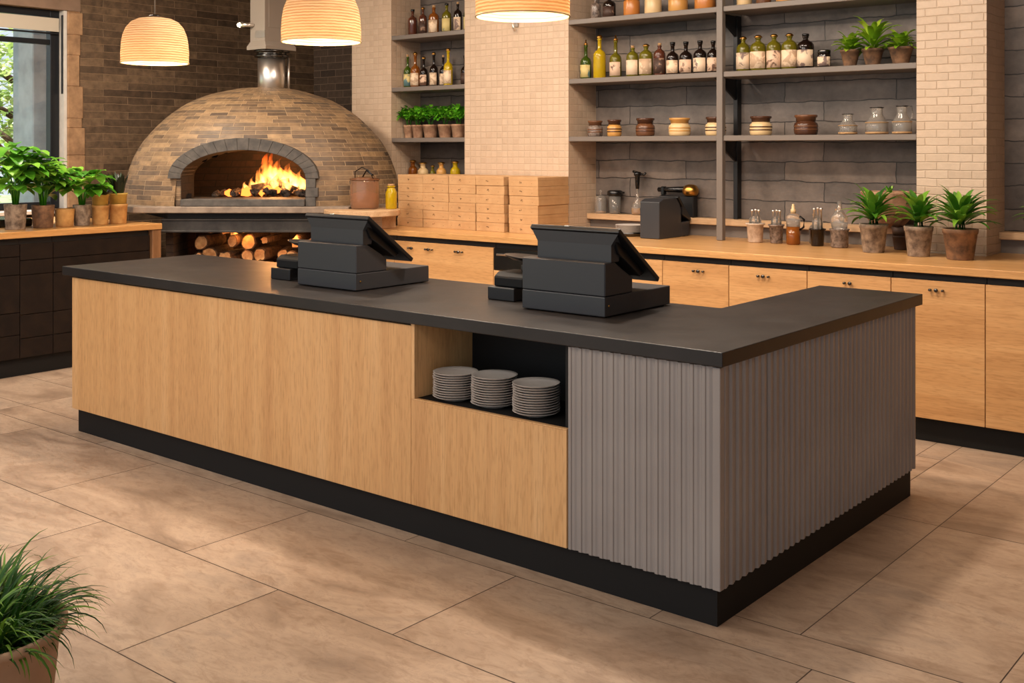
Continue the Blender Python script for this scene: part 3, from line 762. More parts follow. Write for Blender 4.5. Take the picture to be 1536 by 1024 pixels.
# chamber ellipsoid (inside)
NU, NV = 64, 20; V = []
for j in range(NV+1):
    e = j/NV*PI/2
    V.append([bm.verts.new((1.0*cos(a)*cos(e), -.02+(.62 if sin(a) < 0 else .36)*sin(a)*cos(e), .60*sin(e)+.002)) for a in [2*PI*i/NU for i in range(NU)]])
for j in range(NV):
    for i in range(NU):
        q = [V[j][(i+1) % NU], V[j][i], V[j+1][i], V[j+1][(i+1) % NU]]
        c = sum((v.co for v in q), Vector())/4
        if c.y < -.2 and arch_in(c.x, c.z, .505, .455): continue
        f = bm.faces.new(q); f.smooth = True
        for l in f.loops: l[mb.uv].uv = (math.atan2(l.vert.co.y, l.vert.co.x)*.8, l.vert.co.z)
o = mb.build('fire_chamber', 'soot', oven, uv=None); o.location = (0, 0, HZ)
o = MB().prism([(.95*cos(a), -.02+(.6 if sin(a) < 0 else .35)*sin(a)) for a in [2*PI*i/40 for i in range(40)]], 'z', .001, .05).build('oven_floor', 'soot', oven); o.location = (0, 0, HZ)
# hearth slab
mb = MB().prism([(-.87, -.79), (.86, -.79), (.92, -.60), (1.22, -.25), (1.22, -.02), (.6, .42), (-1.22, .42), (-1.22, -.30), (-.93, -.72)], 'z', HZ-.052, HZ, .006, seg=2)
mb.build('hearth_slab', 'slab', oven)
MB().prism([(-.62, -.70), (.84, -.70), (.9, -.25), (.9, .1), (-1.0, .2), (-1.0, -.1), (-.66, -.66)], 'z', 1.067, HZ-.053).build('slab_support', 'darkbox', oven)
mb = MB(); mb.box(-.66, .86, -.73, -.62, .955, 1.066, .004); mb.box(-.66, .86, -.745, -.60, .955, .972, .003); mb.box(-.66, .86, -.745, -.60, 1.05, 1.066, .003)
mb.build('steel_beam', 'beam', oven)
# log bay walls
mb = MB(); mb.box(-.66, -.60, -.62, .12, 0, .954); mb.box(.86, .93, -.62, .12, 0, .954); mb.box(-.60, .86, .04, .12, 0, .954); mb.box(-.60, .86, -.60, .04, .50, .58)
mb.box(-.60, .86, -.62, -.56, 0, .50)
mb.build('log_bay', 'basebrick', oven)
# chimney
mb = MB(); mb.lathe([(.0, .90), (.118, .90), (.118, 1.265), (0, 1.265)], 40, c=(.07, 0, 0))
ch = mb.build('chimney', 'chrome', oven); ch.location = (0, 0, HZ)
mb = MB(); mb.lathe([(.119, 1.255), (.145, 1.26), (.150, 1.275), (.13, 1.285), (.13, 1.30), (.155, 1.305), (.155, 1.318), (.10, 1.32)], 40, c=(.07, 0, 0))
o = mb.build('chimney_collar', 'dchrome', ch)
o = MB().tube([(.215, .02, .93), (.215, .02, 1.26)], .012).build('side_pipe', 'chrome', oven); o.location = (0, 0, HZ)
# duct above the chimney, square to the room
cx_, cy_ = -7.83+.07*cos(TH), 6.13+.07*sin(TH)
du = thing('exhaust_duct', 'grey rectangular duct rising above the oven chimney', 'duct', (cx_, cy_, HZ+1.322))
mb = MB(); b = mb.bm
lv = [(0, .13, .165), (.03, .13, .165), (.07, .10, .15), (CZ-HZ-1.323, .10, .15)]
rws = []
for z, a, c in lv: rws.append([b.verts.new(p) for p in [(-a, -c, z), (a, -c, z), (a, c, z), (-a, c, z)]])
for k in range(3):
    for i in range(4): b.faces.new([rws[k][i], rws[k][(i+1) % 4], rws[k+1][(i+1) % 4], rws[k+1][i]])
b.faces.new(rws[0][::-1]); b.faces.new(rws[-1])
mb.build('duct_body', 'duct', du)
MB().box(-.03, .10, -.1525, -.1505, .10, .16).build('inspection_cover', 'chrome', du)
MB().box(.1005, .103, -.11, .10, .19, .60, .001).build('access_door', 'duct', du)
lm = thing('duct_lamp', 'small bright chrome lamp clipped to the duct above the oven', 'lamp', (cx_-.08, cy_-.151, 2.70))
MB().tube([(.03, 0, .0), (-.0, -.045, -.0), (-.05, -.07, -.0)], [.012, .02, .03], 12).build('lamp_head', 'chrome', lm)
mb = MB(); mb.lathe([(0, -.022), (.018, -.014), (.026, 0), (.018, .014), (0, .022)], 16, c=(-.055, -.085, 0)); mb.build('lamp_bulb', M['bulb'], lm)

# fire inside the oven
fire = thing('oven_fire', 'burning fire with orange flames on embers inside the oven', 'fire', (-7.83, 6.13, HZ+.055), TH)
mb = MB(); rr = random.Random(11)
for i in range(85):
    x = rr.uniform(-.40, .46); y = rr.uniform(-.30, .18); r_ = rr.uniform(.018, .045); ic = mb.bm
    hgt = max(0, .05*(1-abs(x-.08)/.4))
    res = bmesh.ops.create_icosphere(ic, subdivisions=1, radius=r_)
    for v in res['verts']:
        v.co = Vector((v.co.x*1.3, v.co.y, v.co.z*.8))*(1+rr.uniform(-.25, .25))+Vector((x, y, hgt*rr.random()+r_*.6))
    gl_ = rr.random() < .16
    for f in {f for v in res['verts'] for f in v.link_faces}: f.material_index = 1 if gl_ else 0
mb.build('ember_pile', ['ash', 'ember'], fire)['kind'] = 'stuff'
mb = MB(); mb.tube([(-.10, -.02, .06), (.22, .05, .12)], .035, 9); mb.tube([(.30, -.08, .05), (.0, .08, .14)], .03, 9); mb.tube([(.05, -.16, .05), (.12, .10, .17)], .028, 9)
mb.build('burning_log', 'ash', fire)
def flames(parent, specs, k=1.):
    mb = MB(); rr = random.Random(4)
    for (x, y, r0, hh) in specs:
        pts = []; rs = []; ph = rr.uniform(0, 6); n = 12
        for i in range(n+1):
            q = i/n; sw = .05*k*q*hh/.3
            pts.append((x+sw*sin(ph+q*5), y+sw*.6*cos(ph+q*4), q*hh)); rs.append(max(.002, r0*(sin(PI*min(1, .25+q*.78))**1.1)*(1-.35*q)*(1+.15*sin(ph*3+q*11))))
        mb.tube(pts, rs, 12)
    return mb
sp = [(-.12, .02, .04, .12), (-.05, .05, .055, .22), (.03, .03, .085, .36), (.12, .05, .095, .29), (.21, .04, .08, .26), (.30, .02, .06, .18), (.38, .0, .04, .12), (.08, -.08, .05, .16), (.20, -.09, .045, .13), (-.18, .0, .03, .08), (.06, .12, .05, .38)]
for (x, y, r0, hh) in sp:
    o = flames(None, [(0, 0, r0, hh)]).build('flame', M['flame'], fire); o.location = (x+.02, y, .045)

# rounded board + jar right of the hearth
bd = thing('rounded_board', 'pale rounded wooden ledge between oven hearth and boxes', 'ledge', (-6.565, 6.12, 0))
pts = [(.31*cos(a), .30*sin(a)) for a in [rad(-150+10*i) for i in range(31)]]
MB().prism([p for p in pts if True], 'z', 1.10, 1.146, .005, seg=2).build('board_top', 'board', bd)
MB().box(-.12, .12, .10, .26, BZ+.0005, 1.0995, .004).build('board_foot', 'board', bd)
j = thing('storage_jar', 'large copper tinted glass jar with wire lid beside the oven', 'jar', (-6.59, 6.17, 1.1465))
mb = MB(); mb.lathe([(0, 0), (.10, 0), (.113, .012), (.118, .06), (.118, .19), (.112, .215), (.118, .235), (.113, .235), (.106, .215), (.11, .19), (.11, .06), (.105, .012), (0, .012)], 36); mb.build('glass_body', 'g_jar', j)
mb = MB(); mb.lathe([(0, .013), (.103, .013), (.107, .06), (.107, .12), (0, .15)], 30); mb.build('contents', 'paste', j)
mb = MB(); mb.lathe([(.119, .232), (.122, .238), (.119, .244), (.112, .243)], 36); mb.lathe([(0, .243), (.10, .244), (.112, .240), (.10, .250), (.03, .256), (0, .256)], 30); mb.build('lid', 'umber', j)
mb = MB(); mb.tube([(-.115, 0, .21), (-.08, -.03, .30), (0, -.03, .335), (.08, -.03, .31), (.118, 0, .22)], .004, 6); mb.tube([(-.06, .03, .25), (.02, .0, .31), (.08, .02, .27)], .006, 6); mb.build('wire_handle', 'black', j)

# ------------------------------------------------------------------ bottles and jars
def bottle_prof(r, h, neck=.3, nr=None, sh=.12):
    nr = nr or r*.3; b = h*(1-neck-sh)
    return [(0, 0), (r*.92, 0), (r, .006), (r, b*.9), (r*.97, b), (r*.8, b+h*sh*.5), (nr*1.3, b+h*sh*.95), (nr, b+h*sh*1.15), (nr, h*.95), (nr*1.25, h*.955), (nr*1.25, h*.985), (nr, h), (0, h)]
def bottle(x, y, z, r, h, glass, lab, cap, label, grp, neck=.3, nr=None, sh=.12, cat='bottle', name='glass_bottle', spout=False, lz=(.12, .62), rz=0):
    b = thing(name, label, cat, (x, y, z), rz, grp)
    hh = h*.93
    MB().lathe(bottle_prof(r, hh, neck, nr, sh), 24).build('bottle_body', M[glass], b)
    nr = nr or r*.3
    if lab:
        body = hh*(1-neck-sh)*.9
        a = -PI/2-.5
        mb = MB(); z0, z1 = body*lz[0], body*lz[1]/.62*.78 if False else body*(lz[1]+.25)
        z1 = min(z1, body*.97)
        mb.lathe([(r+.0004, z0), (r+.0012, z0), (r+.0012, z1), (r+.0004, z1)], 16, a0=a-1.25, a1=a+1.9, smooth=True)
        mb.build('paper_label', M[lab], b)
    mb = MB()
    if cap == 'spout': mb.lathe([(0, hh), (nr*1.2, hh), (nr*1.2, hh+.012), (nr*.5, hh+.02), (nr*.35, h+.02), (0, h+.022)], 12); cm = 'brass'
    elif cap == 'cork': mb.lathe([(0, hh), (nr*.95, hh), (nr*1.05, h), (0, h)], 12); cm = 'cork'
    elif cap == 'gold': mb.lathe([(0, hh), (nr*1.6, hh), (nr*1.7, hh+.006), (nr*1.0, h), (0, h+.003)], 14); cm = 'brass'
    else: mb.lathe([(0, hh), (nr*1.4, hh), (nr*1.4, h), (0, h)], 14); cm = 'black'
    mb.build('stopper', M[cm], b)
    return b
Z1, Z2, Z3 = 1.7255, 2.1725, 2.6305
g2 = 'bottles on the middle shelf of the wide niche'
sqn = dict(neck=.12, sh=.14)
B2 = [(-5.069, .041, .29, 'g_green', 'label_e', 'spout', dict(neck=.34), 'slim green oil bottle, leftmost on the middle wide shelf'),
      (-4.938, .046, .34, 'g_yel', None, 'gold', dict(neck=.28), 'bright yellow oil bottle beside the leftmost green one'),
      (-4.788, .043, .31, 'g_olive', 'label_c', 'spout', dict(neck=.34), 'olive oil bottle with thin pour spout and brown label'),
      (-4.633, .045, .24, 'g_olive', 'label_a', 'cork', sqn, 'squat olive bottle with dark print on cream label, fourth from left'),
      (-4.513, .049, .245, 'g_olive', 'label_b', 'gold', sqn, 'squat olive bottle with plain cream label and wide stopper'),
      (-4.395, .042, .245, 'g_brown', 'label_d', 'cork', sqn, 'squat brown bottle with dark label'),
      (-4.282, .043, .245, 'g_dark', 'label_b', 'black', dict(neck=.24, sh=.14), 'first of four dark bottles, pale label, left of the post'),
      (-4.170, .045, .243, 'g_dark', 'label_c', 'black', dict(neck=.24, sh=.14), 'second of four dark bottles, brownish label, left of the post'),
      (-4.052, .045, .243, 'g_dark', 'label_a', 'black', dict(neck=.2, sh=.14), 'third of four dark bottles, left of the post'),
      (-3.945, .040, .235, 'g_dark', 'label_c', 'black', dict(neck=.2, sh=.14), 'dark bottle standing right against the taupe post, on its left'),
      (-3.706, .046, .25, 'g_olive', 'label_a', 'gold', sqn, 'first olive bottle right of the taupe post, grey picture label'),
      (-3.590, .053, .253, 'g_olive', 'label_b', 'gold', sqn, 'second olive bottle right of the taupe post, widest cream label'),
      (-3.470, .048, .253, 'g_olive', 'label_c', 'gold', sqn, 'third olive bottle right of the taupe post'),
      (-3.355, .051, .25, 'g_olive', 'label_b', 'gold', sqn, 'fourth olive bottle right of the taupe post'),
      (-3.238, .053, .24, 'g_dark', 'label_a', 'black', sqn, 'dark bottle with cream label, fifth right of the taupe post')]
for x, r, h, gl, lb, cp, kw, txt in B2: bottle(x, 7.1, Z2, r*1.07, h, gl, lb, cp, txt, g2, **kw)
def smalljar(x, y, z, r, h, body, lid, label, grp, kind='pot', cat='jar', lab=None):
    b = thing('lidded_jar', label, cat, (x, y, z), 0, grp)
    if kind == 'pot':
        MB().lathe([(0, 0), (r*.86, 0), (r*.95, .006), (r, h*.18), (r, h*.50), (r*.95, h*.60), (r*.82, h*.64), (r*.80, h*.70), (0, h*.70)], 28).build('jar_body', M[body], b)
        MB().lathe([(0, h*.7), (r*.82, h*.7), (r*.84, h*.86), (r*.96, h*.90), (r*.96, h), (r*.6, h*.985), (0, h*.985)], 28).build('jar_lid', M[lid], b)
    elif kind == 'straight':
        MB().lathe([(0, 0), (r*.94, 0), (r, .006), (r, h*.72), (r*.93, h*.78), (0, h*.78)], 28).build('jar_body', M[body], b)
        MB().lathe([(0, h*.785), (r*.95, h*.785), (r*.98, h*.97), (r*.9, h), (0, h)], 28).build('jar_lid', M[lid], b)
    if kind == 'pot':
        mb = MB()
        for q in (.24, .40): mb.lathe([(r*.99, h*q), (r*1.02, h*q+.003), (r*1.02, h*q+.008), (r*.99, h*q+.011)], 28)
        mb.build('glaze_band', M[lid], b)
    if lab:
        a = -PI/2-.5
        MB().lathe([(r+.0004, h*.12), (r+.0012, h*.12), (r+.0012, h*.62), (r+.0004, h*.62)], 16, a0=a-1.2, a1=a+1.9).build('paper_label', M[lab], b)
    return b
smalljar(-3.105, 7.1, Z2, .044, .123, 'g_dark', 'dchrome', 'small dark jar with metal lid between bottles and ferns', g2, 'straight', lab='label_a')
g1 = 'stoneware jars on the lowest shelf of the wide niche'
for x, r, h, bd_, ld, txt in [(-4.980, .060, .123, 'greyjar', 'umber', 'grey brown stoneware jar, leftmost on the lowest wide shelf'),
        (-4.800, .056, .128, 'gold', 'brownglaze', 'honey coloured jar with dark lid, second on the lowest shelf'),
        (-4.520, .072, .135, 'umber', 'brownglaze', 'reddish brown banded jar, third on the lowest shelf'),
        (-4.223, .080, .132, 'cream', 'gold', 'wide cream and honey jar, fourth on the lowest shelf'),
        (-3.925, .074, .134, 'cream', 'brownglaze', 'cream banded jar with brown lid partly behind the taupe post'),
        (-3.570, .077, .133, 'cream', 'brownglaze', 'cream jar with dark neck, first right of the taupe post'),
        (-3.236, .080, .136, 'brownglaze', 'umber', 'all brown striped jar, second right of the taupe post')]:
    smalljar(x, 7.1, Z1, r, h, bd_, ld, txt, g1)
def glassjug(x, y, z, r, h, label, grp, handle=False):
    b = thing('glass_jug', label, 'jug', (x, y, z), 0, grp)
    o_ = [(0, 0), (r*.88, 0), (r, .012), (r, h*.42), (r*.95, h*.46), (r*.5, h*.74), (r*.52, h*.95), (r*.6, h)]
    i_ = [(a-.003, max(c, .006)) for a, c in reversed(o_[1:])]
    MB().lathe(o_+i_+[(0, .006)], 28).build('glass_body', M['g_clear'], b)
    mb = MB(); mb.lathe([(r*.90, .004), (r+.001, .004), (r+.002, .016), (r*.97, .017)], 28); mb.lathe([(r+.0006, h*.42), (r+.003, h*.43), (r+.003, h*.455), (r*.97, h*.46)], 28); mb.build('cork_band', M['cork'], b)
    if handle: MB().tube([(r*.5, 0, h*.95), (r*1.0, 0, h*.98), (r*1.15, 0, h*.7), (r*.9, 0, h*.45)], .006).build('handle', M['g_clear'], b)
    MB().lathe([(r*.55, h*.97), (r*.64, h*.985), (r*.64, h*1.005), (r*.55, h*1.01)], 24).build('rim_ring', M['dchrome'], b)
glassjug(-2.941, 7.1, Z1, .060, .137, 'smallest clear glass jug on the lowest shelf', 'clear jugs on the lowest shelf')
glassjug(-2.745, 7.1, Z1, .071, .176, 'middle clear glass jug, taller than its left neighbour', 'clear jugs on the lowest shelf')
glassjug(-2.580, 7.1, Z1, .060, .182, 'clear glass jug with handle right beside the right pillar', 'clear jugs on the lowest shelf', True)
g3 = 'jars and bottles on the highest shelf of the wide niche'
bottle(-4.975, 7.1, Z3, .039, .21, 'greyjar', None, 'cork', 'narrow speckled bottle, leftmost on the highest wide shelf', g3)
bottle(-4.847, 7.1, Z3, .050, .22, 'g_dark', 'label_d', 'black', 'dark speckled bottle, second on the highest wide shelf', g3)
for x, r, h, bd_, ld, txt in [(-4.642, .062, .16, 'amberjar', 'brownglaze', 'amber jar with dark neck on the highest shelf'),
        (-4.451, .064, .15, 'cream', 'brownglaze', 'cream jar with dark neck on the highest shelf'),
        (-4.236, .072, .14, 'gold', 'gold', 'wide honey jar on the highest shelf'),
        (-4.011, .076, .15, 'amberjar', 'brownglaze', 'wide brown amber jar left of the post on the highest shelf'),
        (-3.698, .053, .15, 'cream', 'brownglaze', 'cream jar right of the post on the highest shelf'),
        (-3.549, .052, .15, 'umber', 'brownglaze', 'dark brown jar, second right of the post on the highest shelf'),
        (-3.389, .060, .15, 'gold', 'brownglaze', 'gold jar, third right of the post on the highest shelf'),
        (-3.250, .045, .15, 'umber', 'umber', 'brown jar, fourth right of the post on the highest shelf')]:
    smalljar(x, 7.1, Z3, r, h, bd_, ld, txt, g3, 'straight')
# narrow niche
gn = 'bottles in the narrow niche'
for x, r, h, gl, lb, cp, txt in [(-6.963, .041, .24, 'g_brown', None, 'black', 'reddish brown bottle, leftmost on the highest narrow shelf'),
        (-6.835, .036, .25, 'g_brown', 'label_d', 'gold', 'slim brown bottle, second on the highest narrow shelf'),
        (-6.704, .046, .255, 'g_amber', 'label_b', 'cork', 'amber bottle with cream label on the highest narrow shelf'),
        (-6.550, .041, .26, 'g_olive', 'label_e', 'black', 'green bottle with pale label on the highest narrow shelf'),
        (-6.420, .036, .262, 'g_dark', 'label_a', 'cork', 'dark bottle, fifth on the highest narrow shelf'),
        (-6.305, .036, .25, 'g_green', 'label_e', 'black', 'green bottle half cut by the wide pillar on the highest narrow shelf')]:
    bottle(x, 7.1, Z3, r, h, gl, lb, cp, txt, gn+', highest shelf', neck=.2)
for x, y, r, h, gl, lb, cp, txt in [(-7.025, 7.1, .036, .30, 'g_green', 'label_e', 'cork', 'green wine bottle, leftmost on the middle narrow shelf'),
        (-6.930, 7.1, .044, .315, 'g_amber', 'label_b', 'gold', 'amber wine bottle with wide cream label'),
        (-6.825, 7.1, .036, .27, 'g_dark', 'label_c', 'gold', 'short dark wine bottle with brownish label'),
        (-6.722, 7.12, .038, .305, 'g_dark', 'label_b', 'gold', 'tall dark wine bottle with cream label'),
        (-6.610, 7.12, .032, .275, 'g_dark', 'label_b', 'cork', 'slim dark wine bottle left of the yellow green one'),
        (-6.505, 7.07, .040, .325, 'g_yel', 'label_b', 'gold', 'tall yellow green wine bottle with cream label'),
        (-6.335, 7.1, .038, .255, 'g_dark', 'label_d', 'black', 'dark bottle beside the wide pillar on the middle narrow shelf')]:
    bottle(x, y, Z2, r, h, gl, lb, cp, txt, gn+', middle shelf', neck=.32)
for i, (x, r, h, gl) in enumerate([(-7.01, .042, .205, 'g_amber'), (-6.884, .050, .185, 'cream'), (-6.765, .026, .16, 'g_olive'), (-6.660, .044, .19, 'gold'), (-6.495, .045, .20, 'g_yel')]):
    bottle(x, 7.15, 1.3225, r, h, gl, None, 'gold', 'small gold topped bottle peeping over the boxes, %s from left' % ORD[i], 'gold topped bottles behind the boxes', neck=.22, nr=r*.45)

# yellow oil bottle by the boxes
bottle(-6.42, 6.30, 1.1465, .046, .20, 'g_yel', None, 'cork', 'squat yellow oil jar between the copper jar and the boxes', 'oil jar on the rounded ledge', neck=.14, nr=.028)

# ledge items
def cloche(x, y, z, r, h, label, grp):
    b = thing('glass_cloche', label, 'glass cover', (x, y, z), 0, grp)
    MB().lathe([(r, 0), (r, h*.55), (r*.85, h*.68), (r*.3, h*.74), (0, h*.75), (0, h*.73), (r*.28, h*.72), (r*.8, h*.66), (r*.94, h*.54), (r*.94, 0)], 28).build('glass_dome', M['g_clear'], b)
    MB().lathe([(0, h*.75), (r*.12, h*.76), (r*.1, h*.85), (r*.2, h*.92), (r*.1, h), (0, h)], 14).build('glass_knob', M['g_clear'], b)
    MB().lathe([(0, .001), (r*.9, .001), (r*.9, .012), (0, .02)], 24).build('cake_base', M['gold'], b)
cloche(-5.035, 7.255, 1.1205, .048, .19, 'clear glass cloche at the left end of the wide ledge', 'glassware on the ledge')
b = thing('shaker_jar', 'clear ribbed shaker jar with black lid on the ledge', 'jar', (-4.90, 7.255, 1.1205))
MB().lathe([(0, 0), (.042, 0), (.046, .01), (.048, .14), (.044, .14), (.042, .012), (0, .012)], 28).build('glass_body', M['g_clear'], b)
MB().lathe([(0, .013), (.040, .013), (.041, .08), (0, .085)], 20).build('contents', M['paste'], b)
mb = MB(); mb.lathe([(0, .141), (.052, .141), (.062, .15), (.06, .178), (.045, .185), (0, .187)], 24); mb.box(.04, .085, -.012, .012, .16, .175, .003); mb.build('lid', M['black'], b)
b = thing('pump_bottle', 'tall glass pump bottle with black tap head on the ledge', 'bottle', (-4.69, 7.255, 1.1205))
MB().lathe([(0, 0), (.040, 0), (.046, .02), (.046, .06), (.03, .10), (.012, .125), (.011, .20), (0, .20)], 28).build('glass_body', M['g_clear'], b)
MB().lathe([(0, .004), (.036, .004), (.041, .02), (.040, .05), (0, .05)], 24).build('contents', M['gold'], b)
mb = MB(); mb.lathe([(0, .201), (.014, .201), (.018, .26), (.02, .30), (.028, .305), (.028, .33), (0, .335)], 18); mb.tube([(.0, -.0, .318), (.06, -.0, .31), (.075, 0, .325)], .009, 8); mb.tube([(0, 0, .325), (-.04, 0, .335)], .01, 8); mb.build('pump_head', M['black'], b)
b = thing('espresso_portafilter', 'black handled portafilter with polished basket behind the small till', 'portafilter', (-4.42, 7.255, 1.1205))
MB().box(-.05, .24, -.03, .03, 0, .16, .006).build('rest_block', M['steelblk'], b)
mb = MB(); mb.tube([(-.08, 0, .20), (.16, 0, .205)], [.018, .024], 12); mb.box(-.05, -.02, -.02, .02, .1605, .225, .004); mb.build('handle', M['black'], b)
mb = MB(); mb.lathe([(0, .1605), (.045, .1605), (.06, .18), (.062, .205), (.045, .235), (.02, .245), (0, .245)], 24, c=(.20, 0, 0)); mb.build('basket', M['brass'], b)

# items in front of ledge left: tray, side plates, board
o = MB().box(-5.12, -4.72, 6.98, 7.17, BZ+.0005, BZ+.028, .004).build('cutting_board', 'board'); tag(o, 'pale cutting board left of the small till', 'board')
tr = MB().lathe([(0, 0), (.125, 0), (.142, .012), (.145, .03), (.139, .03), (.13, .012), (0, .008)], 40).build('round_tray', 'dchrome'); tr.location = (-4.55, 6.93, BZ+.0005); tag(tr, 'dark round tray under a few side plates by the small till', 'tray')
sp0 = MB().lathe([(r*1.1, z) for r, z in plate_prof], 36).build('side_plate', 'plate'); sp0['category'] = 'plate'; sp0['group'] = 'side plates on the round tray'
for i in range(7):
    o = sp0 if i == 0 else sp0.copy()
    if i: C.objects.link(o)
    o.location = (-4.552+R.uniform(-.003, .003), 6.93+R.uniform(-.003, .003), BZ+.0095+.0088*i); o['label'] = 'side plate on the round tray, %s from the bottom' % ORD[i]

# glass row on the worktop
gr = 'dispensers in a row on the worktop'
def cupwith(x, y, label, cup, r, h, top, toph):
    b = thing('dispenser_cup', label, 'dispenser', (x, y, BZ+.0005), 0, gr)
    MB().lathe([(0, 0), (r*.74, 0), (r*.80, .006), (r*.92, h*.9), (r*1.06, h*.93), (r*1.08, h), (r*.94, h), (r*.88, h*.9), (0, h*.86)], 28).build('cup', M[cup], b)
    mb = MB()
    for dx, hh in ((-.022, toph*.95), (.004, toph), (.026, toph*.97)):
        mb.lathe([(0, h*.87), (.006, h*.87), (.006, h+hh-.014), (.011, h+hh-.01), (.011, h+hh), (0, h+hh+.003)], 10, c=(dx, 0, 0))
    mb.build('dropper', M[top], b)
    MB().lathe([(0, h*.88), (r*.7, h*.88), (r*.66, h+toph*.35), (r*.3, h+toph*.5), (0, h+toph*.5)], 22).build('glass_cover', M['g_clear'], b)
cupwith(-3.547, 6.97, 'off white cup of droppers, leftmost dispenser on the worktop', 'paperw', .062, .132, 'chrome', .095)
cupwith(-3.400, 6.99, 'brown speckled cup dispenser, second on the worktop', 'greyjar', .052, .128, 'chrome', .10)
b = thing('syrup_dispenser', 'amber syrup dispenser with pale pump, middle of the dispenser row', 'dispenser', (-3.267, 6.97, BZ+.0005), 0, gr)
MB().lathe([(0, 0), (.040, 0), (.047, .008), (.046, .12), (0, .12)], 28).build('syrup', M['g_amber'], b)
MB().lathe([(0, .121), (.046, .121), (.046, .185), (.035, .205), (.018, .21), (0, .21)], 28).build('glass_shoulder', M['g_clear'], b)
MB().lathe([(0, .2105), (.018, .2105), (.018, .235), (.011, .24), (.012, .255), (.009, .26), (.009, .27), (0, .274)], 16).build('pump', M['cream'], b)
MB().tube([(.046, 0, .10), (.075, 0, .12), (.078, 0, .17), (.047, 0, .19)], .007).build('handle', M['black'], b)
cupwith(-3.096, 6.97, 'dark brown cup dispenser, fourth on the worktop', 'g_dark', .052, .115, 'chrome', .14)
b = thing('cruet_bottle', 'tall ribbed glass cruet standing in a dark cup, rightmost dispenser', 'bottle', (-2.935, 6.95, BZ+.0005), 0, gr)
MB().lathe([(0, 0), (.052, 0), (.056, .008), (.058, .11), (.066, .118), (.064, .122), (.05, .12), (0, .115)], 28).build('cup', M['greyjar'], b)
MB().lathe([(0, .121), (.048, .121), (.056, .16), (.052, .20), (.03, .23), (.016, .25), (.014, .30), (0, .302)], 24).build('glass_body', M['g_clear'], b)
for i, (x, h) in enumerate([(-3.19, .20), (-3.03, .24)]):
    bottle(x, 7.13, BZ+.0005, .033, h, 'g_clear', None, 'cork', ['small clear bottle behind the middle dispensers', 'clear bottle behind the dark cup dispenser'][i], 'clear bottles behind the dispensers', neck=.3)

# ------------------------------------------------------------------ plants
def pot(parent, r, h, mt, taper=.76, rim=True, soil=True):
    rb = r*taper
    prof = [(0, 0), (rb*.97, 0), (rb, .004), (rb+(r-rb)*.84, h*.84)]
    prof += [(r*1.0, h*.85), (r*1.03, h*.98), (r*1.01, h), (r*.90, h), (r*.88, h*.86), (0, h*.85)] if rim else [(r, h*.985), (r*.98, h), (r*.9, h), (r*.88, h*.86), (0, h*.85)]
    MB().lathe(prof, 32).build('pot', M[mt], parent)
    if soil: MB().lathe([(0, h*.86), (r*.87, h*.86), (r*.5, h*.90), (0, h*.91)], 20).build('soil', M['soil'], parent)
def lance_plant(x, y, z, r, h, mt, seed, label, grp, n=46, L=(.14, .24), W=.040, height=.11, rz=0):
    W *= 1.2; height *= 1.15
    p = thing('potted_plant', label, 'potted plant', (x, y, z), rz, grp); pot(p, r, h, mt)
    rr = random.Random(seed); mb = MB()
    for i in range(n):
        a = i*2.399+rr.uniform(-.3, .3); q = i/n; base_r = .012+.02*rr.random(); zb = h*.95+height*(.22+q*.62)
        el = rad(20+56*q+rr.uniform(-8, 8)); l = rr.uniform(*L)*(1.05-.25*q)
        mb.leaf((base_r*cos(a), base_r*sin(a), zb), a, el, l, W*rr.uniform(.8, 1.15), 1.0+rr.uniform(-.3, .5), 8, .3, 'lance', rnd=rr.random())
    mb.build('foliage', M['leaf_lance'], p)
    mb = MB()
    for i in range(12):
        a = i*PI/6+rr.uniform(-.2, .2); mb.tube([(.028*cos(a), .028*sin(a), h*.86), (.02*cos(a), .02*sin(a), h+height*.35), (.03*cos(a), .03*sin(a), h+height*.8)], [.007, .006, .003], 6)
    mb.build('stems', M['leaf_broad'], p)
    return p
gp = 'leafy plants at the right end of the oak worktop'
lance_plant(-2.638, 6.77, BZ+.0005, .085, .177, 'terra_g', 1, 'bushy green plant in a mottled grey pot, left of the three', gp)
lance_plant(-2.335, 6.70, BZ+.0005, .083, .180, 'terra_g', 2, 'bushy green plant in a pale pot, middle of the three', gp, L=(.13, .22))
lance_plant(-2.080, 6.66, BZ+.0005, .098, .179, 'terra_b', 3, 'bushy green plant in a dark rimmed brown pot, right of the three', gp, L=(.16, .26), n=50)
lance_plant(-1.60, 6.80, BZ+.0005, .085, .177, 'terra_g', 5, 'leafy plant beyond the right picture edge, only a leaf tip showing', gp)
p = thing('clay_pot', 'stacked empty dark brown pots behind the left leafy plant', 'pot', (-2.575, 7.06, BZ+.0005)); pot(p, .052, .09, 'terra_dk', soil=False)
MB().lathe([(0, .091), (.048, .091), (.058, .145), (.052, .145), (0, .12)], 28).build('upper_pot', M['terra_dk'], p)
p = thing('clay_bowl', 'large terracotta bowl on the ledge behind the leafy plants', 'bowl', (-2.68, 7.10, 1.1205-.0))
mb = MB(); mb.lathe([(0, 0), (.08, 0), (.13, .05), (.165, .13), (.172, .215), (.178, .225), (.176, .235), (.16, .235), (.15, .20), (0, .19)], 40); mb.build('bowl_body', M['terra'], p)
mb = MB(); rr = random.Random(8)
for i in range(5): mb.leaf((0, .02, .18), i*1.3, rad(78), .10, .03, .5, 5, .2, 'broad', rnd=rr.random())
mb.build('foliage', M['leaf_broad'], p)
p.location = (-2.68, 7.13, 1.1205)
p.scale = (1, .9, 1)

